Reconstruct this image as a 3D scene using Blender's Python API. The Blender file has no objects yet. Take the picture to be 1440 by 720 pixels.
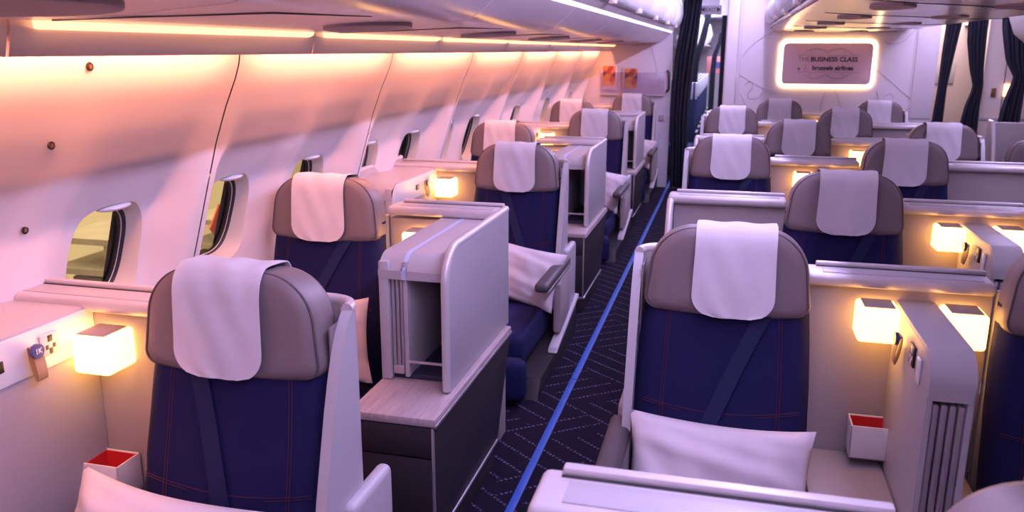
import bpy, bmesh, math, random
from mathutils import Vector, Matrix
R = math.radians
random.seed(7)
SC = bpy.context.scene
COL = SC.collection

# ---------------------------------------------------------------- camera
cam_d = bpy.data.cameras.new('camera')
cam_d.sensor_width = 36.0
cam_d.lens = 1169.2 / 1440 * 36.0
cam_d.clip_start = 0.02
cam_d.clip_end = 200
cam = bpy.data.objects.new('camera', cam_d)
COL.objects.link(cam)
YAW, PITCH, ROLL = 0.2533, 0.2433, 0.0022
fwd = Vector((-math.sin(YAW) * math.cos(PITCH), math.cos(YAW) * math.cos(PITCH), -math.sin(PITCH)))
rgt = Vector((math.cos(YAW), math.sin(YAW), 0))
upv = rgt.cross(fwd)
r2 = rgt * math.cos(ROLL) + upv * math.sin(ROLL)
u2 = -rgt * math.sin(ROLL) + upv * math.cos(ROLL)
mw = Matrix((r2, u2, -fwd)).transposed().to_4x4()
mw.translation = Vector((0, 0, 1.70))
cam.matrix_world = mw
SC.camera = cam
cam_d.dof.use_dof = True
cam_d.dof.focus_distance = 2.7
cam_d.dof.aperture_fstop = 5.0

# ---------------------------------------------------------------- world, exposure, lights
world = bpy.data.worlds.new('night_apron')
SC.world = world
world.use_nodes = True
world.node_tree.nodes['Background'].inputs[0].default_value = (0.55, 0.5, 0.6, 1)
world.node_tree.nodes['Background'].inputs[1].default_value = 0.05
SC.view_settings.view_transform = 'Standard'
SC.view_settings.look = 'None'
SC.view_settings.exposure = 0.0
SC.view_settings.gamma = 1.0
SC.view_settings.use_curve_mapping = False
SC.cycles.use_denoising = True
SC.cycles.max_bounces = 8
SC.cycles.sample_clamp_indirect = 4.0

LILAC = (0.64, 0.53, 1.0)
PEACH = (1.0, 0.32, 0.165)


def area(name, loc, rot, sx, sy, power, color, spread=180):
    d = bpy.data.lights.new(name, 'AREA')
    d.shape = 'RECTANGLE'
    d.size, d.size_y = sx, sy
    d.energy = power
    d.color = color
    d.spread = R(spread)
    o = bpy.data.objects.new(name, d)
    o.location, o.rotation_euler = loc, rot
    COL.objects.link(o)
    return o


def aim(v):
    return Vector(v).to_track_quat('-Z', 'Y').to_euler()


# cove light along the top of the centre bins: the lilac light that the window bins cut off on the sidewall
area('cove_light', (0.30, 4.4, 2.41), (0, R(48), 0), 0.035, 11.6, 165, LILAC)
# soft lilac ceiling wash over both aisles
area('ceiling_wash_light', (-0.2, 4.4, 2.44), (0, 0, 0), 0.5, 11.6, 40, (0.66, 0.55, 1.0))
area('ceiling_wash_light', (2.25, 4.4, 2.44), (0, 0, 0), 0.5, 11.7, 165, (0.68, 0.56, 1.0))
area('economy_wash_light', (-0.3, 17.5, 2.5), (0, 0, 0), 0.8, 12, 420, (0.72, 0.68, 1.0))
area('doorway_light', (2.45, 11.1, 2.35), (0, 0, 0), 0.5, 0.5, 30, (1.0, 0.80, 0.74))
# warm tubes behind the valance, one above every sidewall panel
for k in range(-3, 6):
    y = 2.555 + 1.335 * k + 0.6675
    area('sidewall_wash_light', (-1.497, y, 1.738), (0, R(30), 0), 0.02, 1.18, 10, PEACH)
# apron flood light outside the windows
area('apron_flood_light', (-4.0, 8.0, 4.5), (0, R(58), 0), 1.0, 16, 1300, (1.0, 0.82, 0.55))


# ---------------------------------------------------------------- materials
def mat(name, base, rough=0.5, metal=0.0, noise=0.0, nscale=40.0, bump=0.0, bscale=200.0, spec=0.5,
        emit=None, estr=0.0, sheen=0.0, coat=0.0):
    m = bpy.data.materials.new(name)
    m.use_nodes = True
    nt = m.node_tree
    b = nt.nodes['Principled BSDF']
    b.inputs['Base Color'].default_value = (*base, 1)
    b.inputs['Roughness'].default_value = rough
    b.inputs['Metallic'].default_value = metal
    b.inputs['Specular IOR Level'].default_value = spec
    if sheen:
        b.inputs['Sheen Weight'].default_value = sheen
    if coat:
        b.inputs['Coat Weight'].default_value = coat
        b.inputs['Coat Roughness'].default_value = 0.2
    if emit:
        b.inputs['Emission Color'].default_value = (*emit, 1)
        b.inputs['Emission Strength'].default_value = estr
    if noise or bump:
        tc = nt.nodes.new('ShaderNodeTexCoord')
    if noise:
        n = nt.nodes.new('ShaderNodeTexNoise')
        n.inputs['Scale'].default_value = nscale
        n.inputs['Detail'].default_value = 4
        nt.links.new(tc.outputs['Object'], n.inputs['Vector'])
        mx = nt.nodes.new('ShaderNodeMix')
        mx.data_type = 'RGBA'
        mx.inputs[6].default_value = (*[c * (1 - noise) for c in base], 1)
        mx.inputs[7].default_value = (*[min(1, c * (1 + noise)) for c in base], 1)
        nt.links.new(n.outputs['Fac'], mx.inputs[0])
        nt.links.new(mx.outputs[2], b.inputs['Base Color'])
    if bump:
        n2 = nt.nodes.new('ShaderNodeTexNoise')
        n2.inputs['Scale'].default_value = bscale
        nt.links.new(tc.outputs['Object'], n2.inputs['Vector'])
        bp = nt.nodes.new('ShaderNodeBump')
        bp.inputs['Strength'].default_value = bump
        bp.inputs['Distance'].default_value = 0.002
        nt.links.new(n2.outputs['Fac'], bp.inputs['Height'])
        nt.links.new(bp.outputs['Normal'], b.inputs['Normal'])
    return m


M = {}
M['panel'] = mat('sidewall_plastic', (0.80, 0.75, 0.77), 0.5, noise=0.03, nscale=3)
M['dark'] = mat('dark_gap', (0.02, 0.02, 0.022), 0.8)
M['soffit'] = mat('soffit_plastic', (0.88, 0.74, 0.74), 0.24, spec=0.8, coat=0.6, noise=0.03, nscale=2)
M['bin'] = mat('bin_plastic', (0.80, 0.79, 0.82), 0.35)
M['ceil'] = mat('ceiling_plastic', (0.8, 0.79, 0.82), 0.5)
M['shell'] = mat('lilac_grey_shell', (0.43, 0.40, 0.43), 0.38, noise=0.03, nscale=60)
M['trim'] = mat('pale_trim', (0.60, 0.54, 0.56), 0.38, metal=0.25)
M['taupe'] = mat('taupe_fabric_panel', (0.34, 0.285, 0.29), 0.75, noise=0.08, nscale=300, bump=0.3, bscale=500)
M['leather'] = mat('taupe_leather', (0.185, 0.142, 0.148), 0.42, noise=0.05, nscale=30, bump=0.25, bscale=350)
M['seam'] = mat('seam_thread', (0.09, 0.065, 0.07), 0.7)
M['cloth'] = mat('white_cotton', (0.68, 0.63, 0.67), 0.85, bump=0.3, bscale=700, noise=0.03, nscale=25)
M['belt'] = mat('belt_webbing', (0.010, 0.014, 0.060), 0.6, spec=0.2, bump=0.4, bscale=600)
M['red_thread'] = mat('red_stitching', (0.06, 0.006, 0.028), 0.8)
M['dgrey'] = mat('charcoal_laminate', (0.026, 0.020, 0.026), 0.5, spec=0.3, noise=0.12, nscale=90)
M['pad'] = mat('charcoal_armrest', (0.065, 0.052, 0.062), 0.5)
M['alu'] = mat('brushed_aluminium', (0.62, 0.58, 0.62), 0.3, metal=0.8)
M['slat'] = mat('silver_leaf', (0.42, 0.38, 0.42), 0.35, metal=0.5)
M['inset'] = mat('dark_navy_pad', (0.02, 0.02, 0.05), 0.7)
M['red'] = mat('red_lining', (0.55, 0.015, 0.02), 0.6)
M['white'] = mat('white_plastic', (0.78, 0.74, 0.76), 0.35)
M['black'] = mat('black_plastic', (0.012, 0.012, 0.015), 0.35)
M['tan'] = mat('tan_leather_strap', (0.36, 0.22, 0.15), 0.55)
M['badge'] = mat('navy_badge', (0.05, 0.06, 0.22), 0.3)
M['capd'] = mat('lamp_cap_grey', (0.28, 0.23, 0.25), 0.4)
M['lamp'] = mat('lamp_shade_glow', (0.9, 0.75, 0.5), 0.5, emit=(1.0, 0.47, 0.095), estr=8.0)
M['tube'] = mat('warm_light_tube', (0.9, 0.8, 0.7), 0.5, emit=(1.0, 0.45, 0.20), estr=2.6)
M['led'] = mat('cool_led_strip', (0.9, 0.9, 1.0), 0.5, emit=(0.82, 0.80, 1.0), estr=2.2)
M['glow'] = mat('sign_backlight', (1, 0.9, 0.7), 0.5, emit=(1.0, 0.60, 0.25), estr=9.0)
M['signface'] = mat('sign_face', (0.86, 0.62, 0.68), 0.6)
M['ink'] = mat('sign_ink', (0.03, 0.018, 0.03), 0.6)
M['inkred'] = mat('sign_ink_red', (0.5, 0.06, 0.08), 0.6)
M['inkgrey'] = mat('sign_ink_grey', (0.15, 0.10, 0.12), 0.6)
M['line'] = mat('bulkhead_line_print', (0.27, 0.21, 0.27), 0.6)
M['bulk'] = mat('bulkhead_laminate', (0.72, 0.66, 0.70), 0.5)
M['cream'] = mat('cream_laminate', (0.78, 0.66, 0.58), 0.45)
M['galley'] = mat('galley_taupe_laminate', (0.42, 0.33, 0.34), 0.55)
M['curtain'] = mat('navy_curtain', (0.006, 0.007, 0.020), 0.85, bump=0.3, bscale=300)
M['blue'] = mat('blue_floor_strip', (0.022, 0.085, 0.38), 0.5)
M['reveal'] = mat('window_reveal_cream', (0.74, 0.70, 0.62), 0.45)
M['gasket'] = mat('window_gasket', (0.03, 0.03, 0.035), 0.5)
M['handle'] = mat('shade_handle_white', (0.85, 0.85, 0.88), 0.25)
M['grille'] = mat('grille_taupe', (0.42, 0.31, 0.32), 0.6)
M['brass'] = mat('bronze_fitting', (0.30, 0.16, 0.08), 0.3, metal=0.7)
M['hangar'] = mat('apron_wall_yellow', (0.74, 0.64, 0.42), 0.8, noise=0.1, nscale=1.2)
M['apron'] = mat('apron_concrete', (0.35, 0.32, 0.25), 0.9, noise=0.2, nscale=2)
M['steel'] = mat('apron_steel', (0.42, 0.36, 0.27), 0.6, noise=0.2, nscale=4)
M['orange'] = mat('apron_orange', (0.85, 0.13, 0.02), 0.6)
M['econavy'] = mat('economy_navy', (0.02, 0.028, 0.10), 0.8)
M['pillow'] = mat('pillow_cotton', (0.66, 0.59, 0.63), 0.9, bump=0.25, bscale=500, noise=0.03, nscale=20)


def nodes_of(name):
    m = bpy.data.materials.new(name)
    m.use_nodes = True
    return m, m.node_tree, m.node_tree.nodes['Principled BSDF']


def N(nt, t, **kw):
    n = nt.nodes.new(t)
    for k, v in kw.items():
        setattr(n, k, v)
    return n


def math_node(nt, op, a, b=None):
    n = nt.nodes.new('ShaderNodeMath')
    n.operation = op
    for i, v in enumerate((a, b)):
        if v is None:
            continue
        if isinstance(v, (int, float)):
            n.inputs[i].default_value = v
        else:
            nt.links.new(v, n.inputs[i])
    return n.outputs[0]


def ramp(nt, fac, stops):
    r = nt.nodes.new('ShaderNodeValToRGB')
    e = r.color_ramp.elements
    while len(e) < len(stops):
        e.new(0.5)
    for el, (p, c) in zip(e, stops):
        el.position = p
        el.color = (*c, 1)
    nt.links.new(fac, r.inputs[0])
    return r.outputs[0]


# navy seat fabric: fine dark weave
m, nt, b = nodes_of('navy_seat_fabric')
tc = N(nt, 'ShaderNodeTexCoord')
w1 = N(nt, 'ShaderNodeTexWave', bands_direction='Z')
w1.inputs['Scale'].default_value = 130
w1.inputs['Distortion'].default_value = 1.5
w2 = N(nt, 'ShaderNodeTexWave', bands_direction='X')
w2.inputs['Scale'].default_value = 130
w2.inputs['Distortion'].default_value = 1.5
nt.links.new(tc.outputs['Object'], w1.inputs['Vector'])
nt.links.new(tc.outputs['Object'], w2.inputs['Vector'])
wv = math_node(nt, 'MULTIPLY', w1.outputs['Fac'], w2.outputs['Fac'])
nt.links.new(ramp(nt, wv, [(0.0, (0.004, 0.0045, 0.040)), (0.8, (0.012, 0.012, 0.088))]), b.inputs['Base Color'])
b.inputs['Roughness'].default_value = 0.85
b.inputs['Specular IOR Level'].default_value = 0.25
bp_ = N(nt, 'ShaderNodeBump')
bp_.inputs['Strength'].default_value = 0.3
bp_.inputs['Distance'].default_value = 0.002
nt.links.new(wv, bp_.inputs['Height'])
nt.links.new(bp_.outputs['Normal'], b.inputs['Normal'])
M['navy'] = m

# carpet: dark aubergine navy with dotted pale dashes running in chevron patches
m, nt, b = nodes_of('patterned_carpet')
tc = N(nt, 'ShaderNodeTexCoord')
sep = N(nt, 'ShaderNodeSeparateXYZ')
nt.links.new(tc.outputs['Object'], sep.inputs[0])
vor = N(nt, 'ShaderNodeTexVoronoi')
vor.inputs['Scale'].default_value = 2.6
nt.links.new(tc.outputs['Object'], vor.inputs['Vector'])
vs = N(nt, 'ShaderNodeSeparateColor')
nt.links.new(vor.outputs['Color'], vs.inputs[0])
sgn = math_node(nt, 'SUBTRACT', math_node(nt, 'MULTIPLY', math_node(nt, 'GREATER_THAN', vs.outputs[0], 0.5), 2.0), 1.0)
ax = math_node(nt, 'MULTIPLY', sep.outputs[0], sgn)
uu = math_node(nt, 'ADD', math_node(nt, 'MULTIPLY', ax, 0.62), math_node(nt, 'MULTIPLY', sep.outputs[1], 0.78))
vv = math_node(nt, 'SUBTRACT', math_node(nt, 'MULTIPLY', ax, 0.78), math_node(nt, 'MULTIPLY', sep.outputs[1], 0.62))
ln = math_node(nt, 'LESS_THAN', math_node(nt, 'FRACT', math_node(nt, 'MULTIPLY', uu, 10.0)), 0.12)
dt = math_node(nt, 'LESS_THAN', math_node(nt, 'FRACT', math_node(nt, 'MULTIPLY', vv, 48.0)), 0.6)
ns = N(nt, 'ShaderNodeTexNoise')
ns.inputs['Scale'].default_value = 90
nt.links.new(tc.outputs['Object'], ns.inputs['Vector'])
kp = math_node(nt, 'GREATER_THAN', ns.outputs['Fac'], 0.46)
ds = math_node(nt, 'MULTIPLY', math_node(nt, 'MULTIPLY', ln, dt), kp)
mx = N(nt, 'ShaderNodeMix', data_type='RGBA')
nt.links.new(ds, mx.inputs[0])
nt.links.new(ramp(nt, ns.outputs['Fac'], [(0.3, (0.005, 0.003, 0.011)), (0.7, (0.012, 0.007, 0.021))]), mx.inputs[6])
mx.inputs[7].default_value = (0.10, 0.09, 0.16, 1)
nt.links.new(mx.outputs[2], b.inputs['Base Color'])
b.inputs['Roughness'].default_value = 0.95
b.inputs['Specular IOR Level'].default_value = 0.1
M['carpet'] = m

# pale grained wood laminate
m, nt, b = nodes_of('pale_wood_laminate')
tc = N(nt, 'ShaderNodeTexCoord')
mp = N(nt, 'ShaderNodeMapping')
mp.inputs['Scale'].default_value = (60, 5, 30)
nt.links.new(tc.outputs['Object'], mp.inputs[0])
ns = N(nt, 'ShaderNodeTexNoise')
ns.inputs['Scale'].default_value = 1.5
ns.inputs['Detail'].default_value = 6
nt.links.new(mp.outputs[0], ns.inputs['Vector'])
nt.links.new(ramp(nt, ns.outputs['Fac'], [(0.3, (0.33, 0.25, 0.26)), (0.7, (0.45, 0.355, 0.36))]), b.inputs['Base Color'])
b.inputs['Roughness'].default_value = 0.38
M['wood'] = m

# window pane
m = bpy.data.materials.new('window_pane_glass')
m.use_nodes = True
nt = m.node_tree
nt.nodes.remove(nt.nodes['Principled BSDF'])
tr = N(nt, 'ShaderNodeBsdfTransparent')
tr.inputs[0].default_value = (0.92, 0.92, 0.85, 1)
gl = N(nt, 'ShaderNodeBsdfGlossy')
gl.inputs['Roughness'].default_value = 0.03
ms = N(nt, 'ShaderNodeMixShader')
ms.inputs[0].default_value = 0.07
nt.links.new(tr.outputs[0], ms.inputs[1])
nt.links.new(gl.outputs[0], ms.inputs[2])
nt.links.new(ms.outputs[0], nt.nodes['Material Output'].inputs[0])
M['glass'] = m

m = M['glass'].copy()
m.name = 'clear_plastic'
m.node_tree.nodes['Transparent BSDF'].inputs[0].default_value = (0.88, 0.84, 0.90, 1)
m.node_tree.nodes['Glossy BSDF'].inputs['Roughness'].default_value = 0.25
M['clear'] = m

# leaflet cover: a blurry plate of food, flat print
m, nt, b = nodes_of('leaflet_print')
tc = N(nt, 'ShaderNodeTexCoord')
vor = N(nt, 'ShaderNodeTexVoronoi')
vor.inputs['Scale'].default_value = 13
nt.links.new(tc.outputs['Object'], vor.inputs['Vector'])
vs = N(nt, 'ShaderNodeSeparateColor')
nt.links.new(vor.outputs['Color'], vs.inputs[0])
nt.links.new(ramp(nt, vs.outputs[0], [(0.0, (0.06, 0.02, 0.06)), (0.3, (0.35, 0.05, 0.05)), (0.55, (0.65, 0.10, 0.05)),
                                      (0.75, (0.8, 0.4, 0.06)), (0.95, (0.8, 0.7, 0.68))]), b.inputs['Base Color'])
M['leaflet'] = m

# striped economy headrest cloth
m, nt, b = nodes_of('striped_cloth')
tc = N(nt, 'ShaderNodeTexCoord')
wv = N(nt, 'ShaderNodeTexWave', bands_direction='X')
wv.inputs['Scale'].default_value = 5.0
nt.links.new(tc.outputs['Object'], wv.inputs['Vector'])
nt.links.new(ramp(nt, wv.outputs['Fac'], [(0.45, (0.03, 0.04, 0.13)), (0.55, (0.6, 0.58, 0.66))]), b.inputs['Base Color'])
M['stripe'] = m


# ---------------------------------------------------------------- mesh helpers
MESH = {}


def to_mesh(bm, name, smooth=35):
    bmesh.ops.recalc_face_normals(bm, faces=bm.faces)
    me = bpy.data.meshes.new(name)
    bm.to_mesh(me)
    bm.free()
    if smooth:
        me.shade_smooth()
        me.set_sharp_from_angle(angle=R(smooth))
    return me


def obj(name, bm, m, parent=None, loc=(0, 0, 0), rot=(0, 0, 0), key=None, smooth=35):
    """link one mesh object; bm is a bmesh, or a function that builds one (cached under key)"""
    if key is not None:
        if key not in MESH:
            MESH[key] = to_mesh(bm() if callable(bm) else bm, name, smooth)
            MESH[key].materials.append(M[m])
        me = MESH[key]
    else:
        me = to_mesh(bm() if callable(bm) else bm, name, smooth)
        me.materials.append(M[m])
    o = bpy.data.objects.new(name, me)
    COL.objects.link(o)
    o.location, o.rotation_euler = loc, rot
    if parent:
        o.parent = parent
    return o


def thing(name, label, cat, loc=(0, 0, 0), rot=(0, 0, 0), group=None):
    o = bpy.data.objects.new(name, None)
    o.empty_display_size = 0.05
    COL.objects.link(o)
    o.location, o.rotation_euler = loc, rot
    return tag(o, label, cat, group)


def tag(o, label, cat, group=None):
    o['label'], o['category'] = label, cat
    if group:
        o['group'] = group
    return o


def struct(o, label):
    o['kind'], o['label'] = 'structure', label
    return o


def add_box(bm, x0, x1, y0, y1, z0, z1, bev=0.0, seg=2):
    t = bmesh.new()
    bmesh.ops.create_cube(t, size=1)
    for v in t.verts:
        v.co = Vector(((x0 + x1) / 2 + v.co.x * (x1 - x0), (y0 + y1) / 2 + v.co.y * (y1 - y0), (z0 + z1) / 2 + v.co.z * (z1 - z0)))
    if bev:
        bev = min(bev, 0.49 * min(abs(x1 - x0), abs(y1 - y0), abs(z1 - z0)))
        bmesh.ops.bevel(t, geom=t.edges[:], offset=bev, segments=seg, profile=0.5, affect='EDGES')
    merge(bm, t)
    return bm


def merge(bm, t):
    me = bpy.data.meshes.new('tmp')
    t.to_mesh(me)
    t.free()
    bm.from_mesh(me)
    bpy.data.meshes.remove(me)


def box(x0, x1, y0, y1, z0, z1, bev=0.004, seg=2):
    return add_box(bmesh.new(), min(x0, x1), max(x0, x1), min(y0, y1), max(y0, y1), z0, z1, bev, seg)


def add_prism(bm, prof, a, b, axis='X', bev=0.0, seg=2):
    """extrude a closed 2D profile: axis X -> profile (y,z); Y -> (x,z); Z -> (x,y)"""
    t = bmesh.new()

    def pt(p, w):
        return {'X': (w, p[0], p[1]), 'Y': (p[0], w, p[1]), 'Z': (p[0], p[1], w)}[axis]
    A = [t.verts.new(pt(p, a)) for p in prof]
    B = [t.verts.new(pt(p, b)) for p in prof]
    n = len(prof)
    t.faces.new(A)
    t.faces.new(B[::-1])
    for i in range(n):
        t.faces.new((A[i], A[(i + 1) % n], B[(i + 1) % n], B[i]))
    if bev:
        ed = [e for e in t.edges if (e.verts[0] in A) == (e.verts[1] in A)]
        bmesh.ops.bevel(t, geom=ed, offset=bev, segments=seg, profile=0.5, affect='EDGES')
    bmesh.ops.recalc_face_normals(t, faces=t.faces)
    merge(bm, t)
    return bm


def prism(prof, a, b, axis='X', bev=0.0, seg=2):
    return add_prism(bmesh.new(), prof, a, b, axis, bev, seg)


def add_tube(bm, pts, r, n=8, closed=False, flat=1.0):
    pts = [Vector(p) for p in pts]
    rings = []
    N_ = len(pts)
    prev = None
    for i, p in enumerate(pts):
        if closed:
            d = pts[(i + 1) % N_] - pts[i - 1]
        else:
            d = pts[min(i + 1, N_ - 1)] - pts[max(i - 1, 0)]
        d.normalize()
        ref = Vector((0, 0, 1)) if abs(d.z) < 0.9 else Vector((1, 0, 0))
        if prev is not None and abs(prev.dot(d)) < 0.95:
            ref = prev
        a = d.cross(ref).normalized()
        b_ = a.cross(d).normalized()
        prev = b_
        rings.append([bm.verts.new(p + a * math.cos(2 * math.pi * k / n) * r + b_ * math.sin(2 * math.pi * k / n) * r * flat) for k in range(n)])
    for i in range(N_ if closed else N_ - 1):
        A, B = rings[i], rings[(i + 1) % N_]
        for k in range(n):
            bm.faces.new((A[k], A[(k + 1) % n], B[(k + 1) % n], B[k]))
    if not closed:
        bm.faces.new(rings[0][::-1])
        bm.faces.new(rings[-1])
    return bm


def tube(pts, r, n=8, closed=False, flat=1.0):
    return add_tube(bmesh.new(), pts, r, n, closed, flat)


def cyl(c, r, h, axis='Z', n=24, r2=None):
    bm = bmesh.new()
    bmesh.ops.create_cone(bm, cap_ends=True, segments=n, radius1=r, radius2=r if r2 is None else r2, depth=h)
    rot = {'Z': Matrix(), 'X': Matrix.Rotation(R(90), 4, 'Y'), 'Y': Matrix.Rotation(R(90), 4, 'X')}[axis]
    bmesh.ops.transform(bm, matrix=Matrix.Translation(c) @ rot, verts=bm.verts)
    return bm


def grid(fn, nu, nv, thick=0.0):
    """surface fn(u,v)->(x,y,z), u,v in 0..1; with a thickness it becomes a closed sheet"""
    bm = bmesh.new()
    P = [[Vector(fn(i / nu, j / nv)) for j in range(nv + 1)] for i in range(nu + 1)]
    V = [[bm.verts.new(P[i][j]) for j in range(nv + 1)] for i in range(nu + 1)]
    for i in range(nu):
        for j in range(nv):
            bm.faces.new((V[i][j], V[i + 1][j], V[i + 1][j + 1], V[i][j + 1]))
    if thick:
        bm.normal_update()
        W = [[bm.verts.new(V[i][j].co - V[i][j].normal * thick) for j in range(nv + 1)] for i in range(nu + 1)]
        for i in range(nu):
            for j in range(nv):
                bm.faces.new((W[i][j], W[i][j + 1], W[i + 1][j + 1], W[i + 1][j]))
        rim = [(i, 0) for i in range(nu + 1)] + [(nu, j) for j in range(1, nv + 1)] + [(i, nv) for i in range(nu - 1, -1, -1)] + [(0, j) for j in range(nv - 1, 0, -1)]
        for k in range(len(rim)):
            a, b_ = rim[k], rim[(k + 1) % len(rim)]
            bm.faces.new((V[a[0]][a[1]], W[a[0]][a[1]], W[b_[0]][b_[1]], V[b_[0]][b_[1]]))
    return bm


def arc(cx, cy, r, a0, a1, n):
    return [(cx + r * math.cos(R(a0 + (a1 - a0) * i / n)), cy + r * math.sin(R(a0 + (a1 - a0) * i / n))) for i in range(n + 1)]


def lerp_table(tab, x):
    if x <= tab[0][0]:
        return tab[0][1]
    for (a, va), (b_, vb) in zip(tab, tab[1:]):
        if x <= b_:
            t = (x - a) / (b_ - a)
            return va + (vb - va) * t
    return tab[-1][1]


def sstep(a, b_, x):
    t = min(1, max(0, (x - a) / (b_ - a)))
    return t * t * (3 - 2 * t)


def text_bm(s, size, bold=0.0, depth=0.002, align='CENTER'):
    cu = bpy.data.curves.new('t', 'FONT')
    cu.body, cu.size, cu.align_x, cu.align_y = s, size, align, 'CENTER'
    cu.offset = bold
    cu.extrude = depth
    cu.resolution_u = 3
    o = bpy.data.objects.new('t', cu)
    COL.objects.link(o)
    dg = bpy.context.evaluated_depsgraph_get()
    me = bpy.data.meshes.new_from_object(o.evaluated_get(dg))
    bm = bmesh.new()
    bm.from_mesh(me)
    bpy.data.objects.remove(o)
    bpy.data.curves.remove(cu)
    bpy.data.meshes.remove(me)
    bmesh.ops.transform(bm, matrix=Matrix.Rotation(R(90), 4, 'X'), verts=bm.verts)
    return bm


# ================================================================ SETTING
Y0, YB = -1.6, 10.40          # front of the cabin behind the camera; centre bulkhead
PITCHW = 0.6675               # window pitch
SEAM0 = 2.555                 # first panel seam in view
RIDGE = [(0.0, -1.93), (0.4, -1.955), (0.7, -1.925), (0.94, -1.866), (1.047, -1.832), (1.183, -1.79), (1.384, -1.727),
         (1.507, -1.678), (1.604, -1.632), (1.65, -1.615), (1.70, -1.605), (1.74, -1.60)]
DEPTH = [(0.0, 0.0), (0.5, 0.0), (0.85, 0.09), (1.0, 0.118), (1.19, 0.122), (1.27, 0.085), (1.36, 0.036), (1.48, 0.010), (1.58, 0.0)]


def wall_x(y, z):
    d = ((y - SEAM0) / (2 * PITCHW)) % 1.0 * 2 * PITCHW
    ds = min(d, 2 * PITCHW - d)
    dm = abs(d - PITCHW)
    r1 = 1 - sstep(0.02, 0.17, ds)
    amp = 0.34 + 0.2 * sstep(1.2, 1.4, z)
    r2_ = amp * (1 - sstep(0.0, 0.17, dm))
    return lerp_table(RIDGE, z) - lerp_table(DEPTH, z) * (1 - max(r1, r2_))


WIN_Z, WIN_A, WIN_B = 1.035, 0.168, 0.182


def win_pt(cy, ang, s=1.0):
    c, sn = math.cos(ang), math.sin(ang)
    e = 2 / 3.2
    return cy + s * WIN_A * math.copysign(abs(c) ** e, c), WIN_Z + s * WIN_B * math.copysign(abs(sn) ** e, sn)


def panel_bm(ys, ye, centres):
    bm = bmesh.new()

    def patch(ya, yb, za, zb, ny, nz):
        V = [[bm.verts.new((wall_x(y, z), y, z)) for z in [za + (zb - za) * j / nz for j in range(nz + 1)]]
             for y in [ya + (yb - ya) * i / ny for i in range(ny + 1)]]
        for i in range(ny):
            for j in range(nz):
                bm.faces.new((V[i][j], V[i + 1][j], V[i + 1][j + 1], V[i][j + 1]))
    hz0, hz1, hw = WIN_Z - 0.25, WIN_Z + 0.25, 0.25
    patch(ys, ye, 0.0, hz0, 40, 16)
    patch(ys, ye, hz1, 1.74, 48, 20)
    edges = [ys]
    for c in centres:
        edges += [c - hw, c + hw]
    edges.append(ye)
    for i in range(0, len(edges), 2):
        if edges[i + 1] - edges[i] > 1e-4:
            patch(edges[i], edges[i + 1], hz0, hz1, 12, 20)
    n = 72
    for c in centres:
        rings = []
        for k in range(7):
            t = k / 6
            ring = []
            for q in range(n):
                a = 2 * math.pi * q / n
                y1, z1 = win_pt(c, a)
                ca, sa = math.cos(a), math.sin(a)
                s = min(hw / max(1e-6, abs(ca)), 0.25 / max(1e-6, abs(sa)))
                y2, z2 = c + ca * s, WIN_Z + sa * s
                y, z = y1 + (y2 - y1) * t, z1 + (z2 - z1) * t
                ring.append(bm.verts.new((wall_x(y, z), y, z)))
            rings.append(ring)
        for k in range(6):
            for q in range(n):
                bm.faces.new((rings[k][q], rings[k][(q + 1) % n], rings[k + 1][(q + 1) % n], rings[k + 1][q]))
        # corners of the square patch
        for sy in (-1, 1):
            for sz in (-1, 1):
                pass
    bmesh.ops.remove_doubles(bm, verts=bm.verts, dist=0.0004)
    return bm


# backing skin behind the panels
def wall_back_bm():
    bm = bmesh.new()
    zs = [0.0, 0.4, 0.7, 1.0, 1.2, 1.4, 1.6, 1.74]
    hz = [WIN_Z - 0.14, WIN_Z + 0.14]
    # horizontal bands, cut around every window
    def strip(ya, yb, za, zb):
        P = [(lerp_table(RIDGE, z) - 0.24 + 0.1 * sstep(1.3, 1.74, z)) for z in (za, zb)]
        v = [bm.verts.new(p) for p in ((P[0], ya, za), (P[0], yb, za), (P[1], yb, zb), (P[1], ya, zb))]
        bm.faces.new(v)
    for za, zb in ((0.0, 0.4), (0.4, 0.86)):
        strip(Y0, 10.65, za, zb)
    for za, zb in ((1.21, 1.4), (1.4, 1.6), (1.6, 1.76)):
        strip(Y0, 10.65, za, zb)
    e = Y0
    for k in range(-5, 13):
        c = 2.225 + PITCHW * k
        if c - 0.15 <= e or c + 0.15 > 10.6:
            continue
        strip(e, c - 0.155, 0.86, 1.21)
        e = c + 0.155
    strip(e, 10.65, 0.86, 1.21)
    return bm


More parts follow.
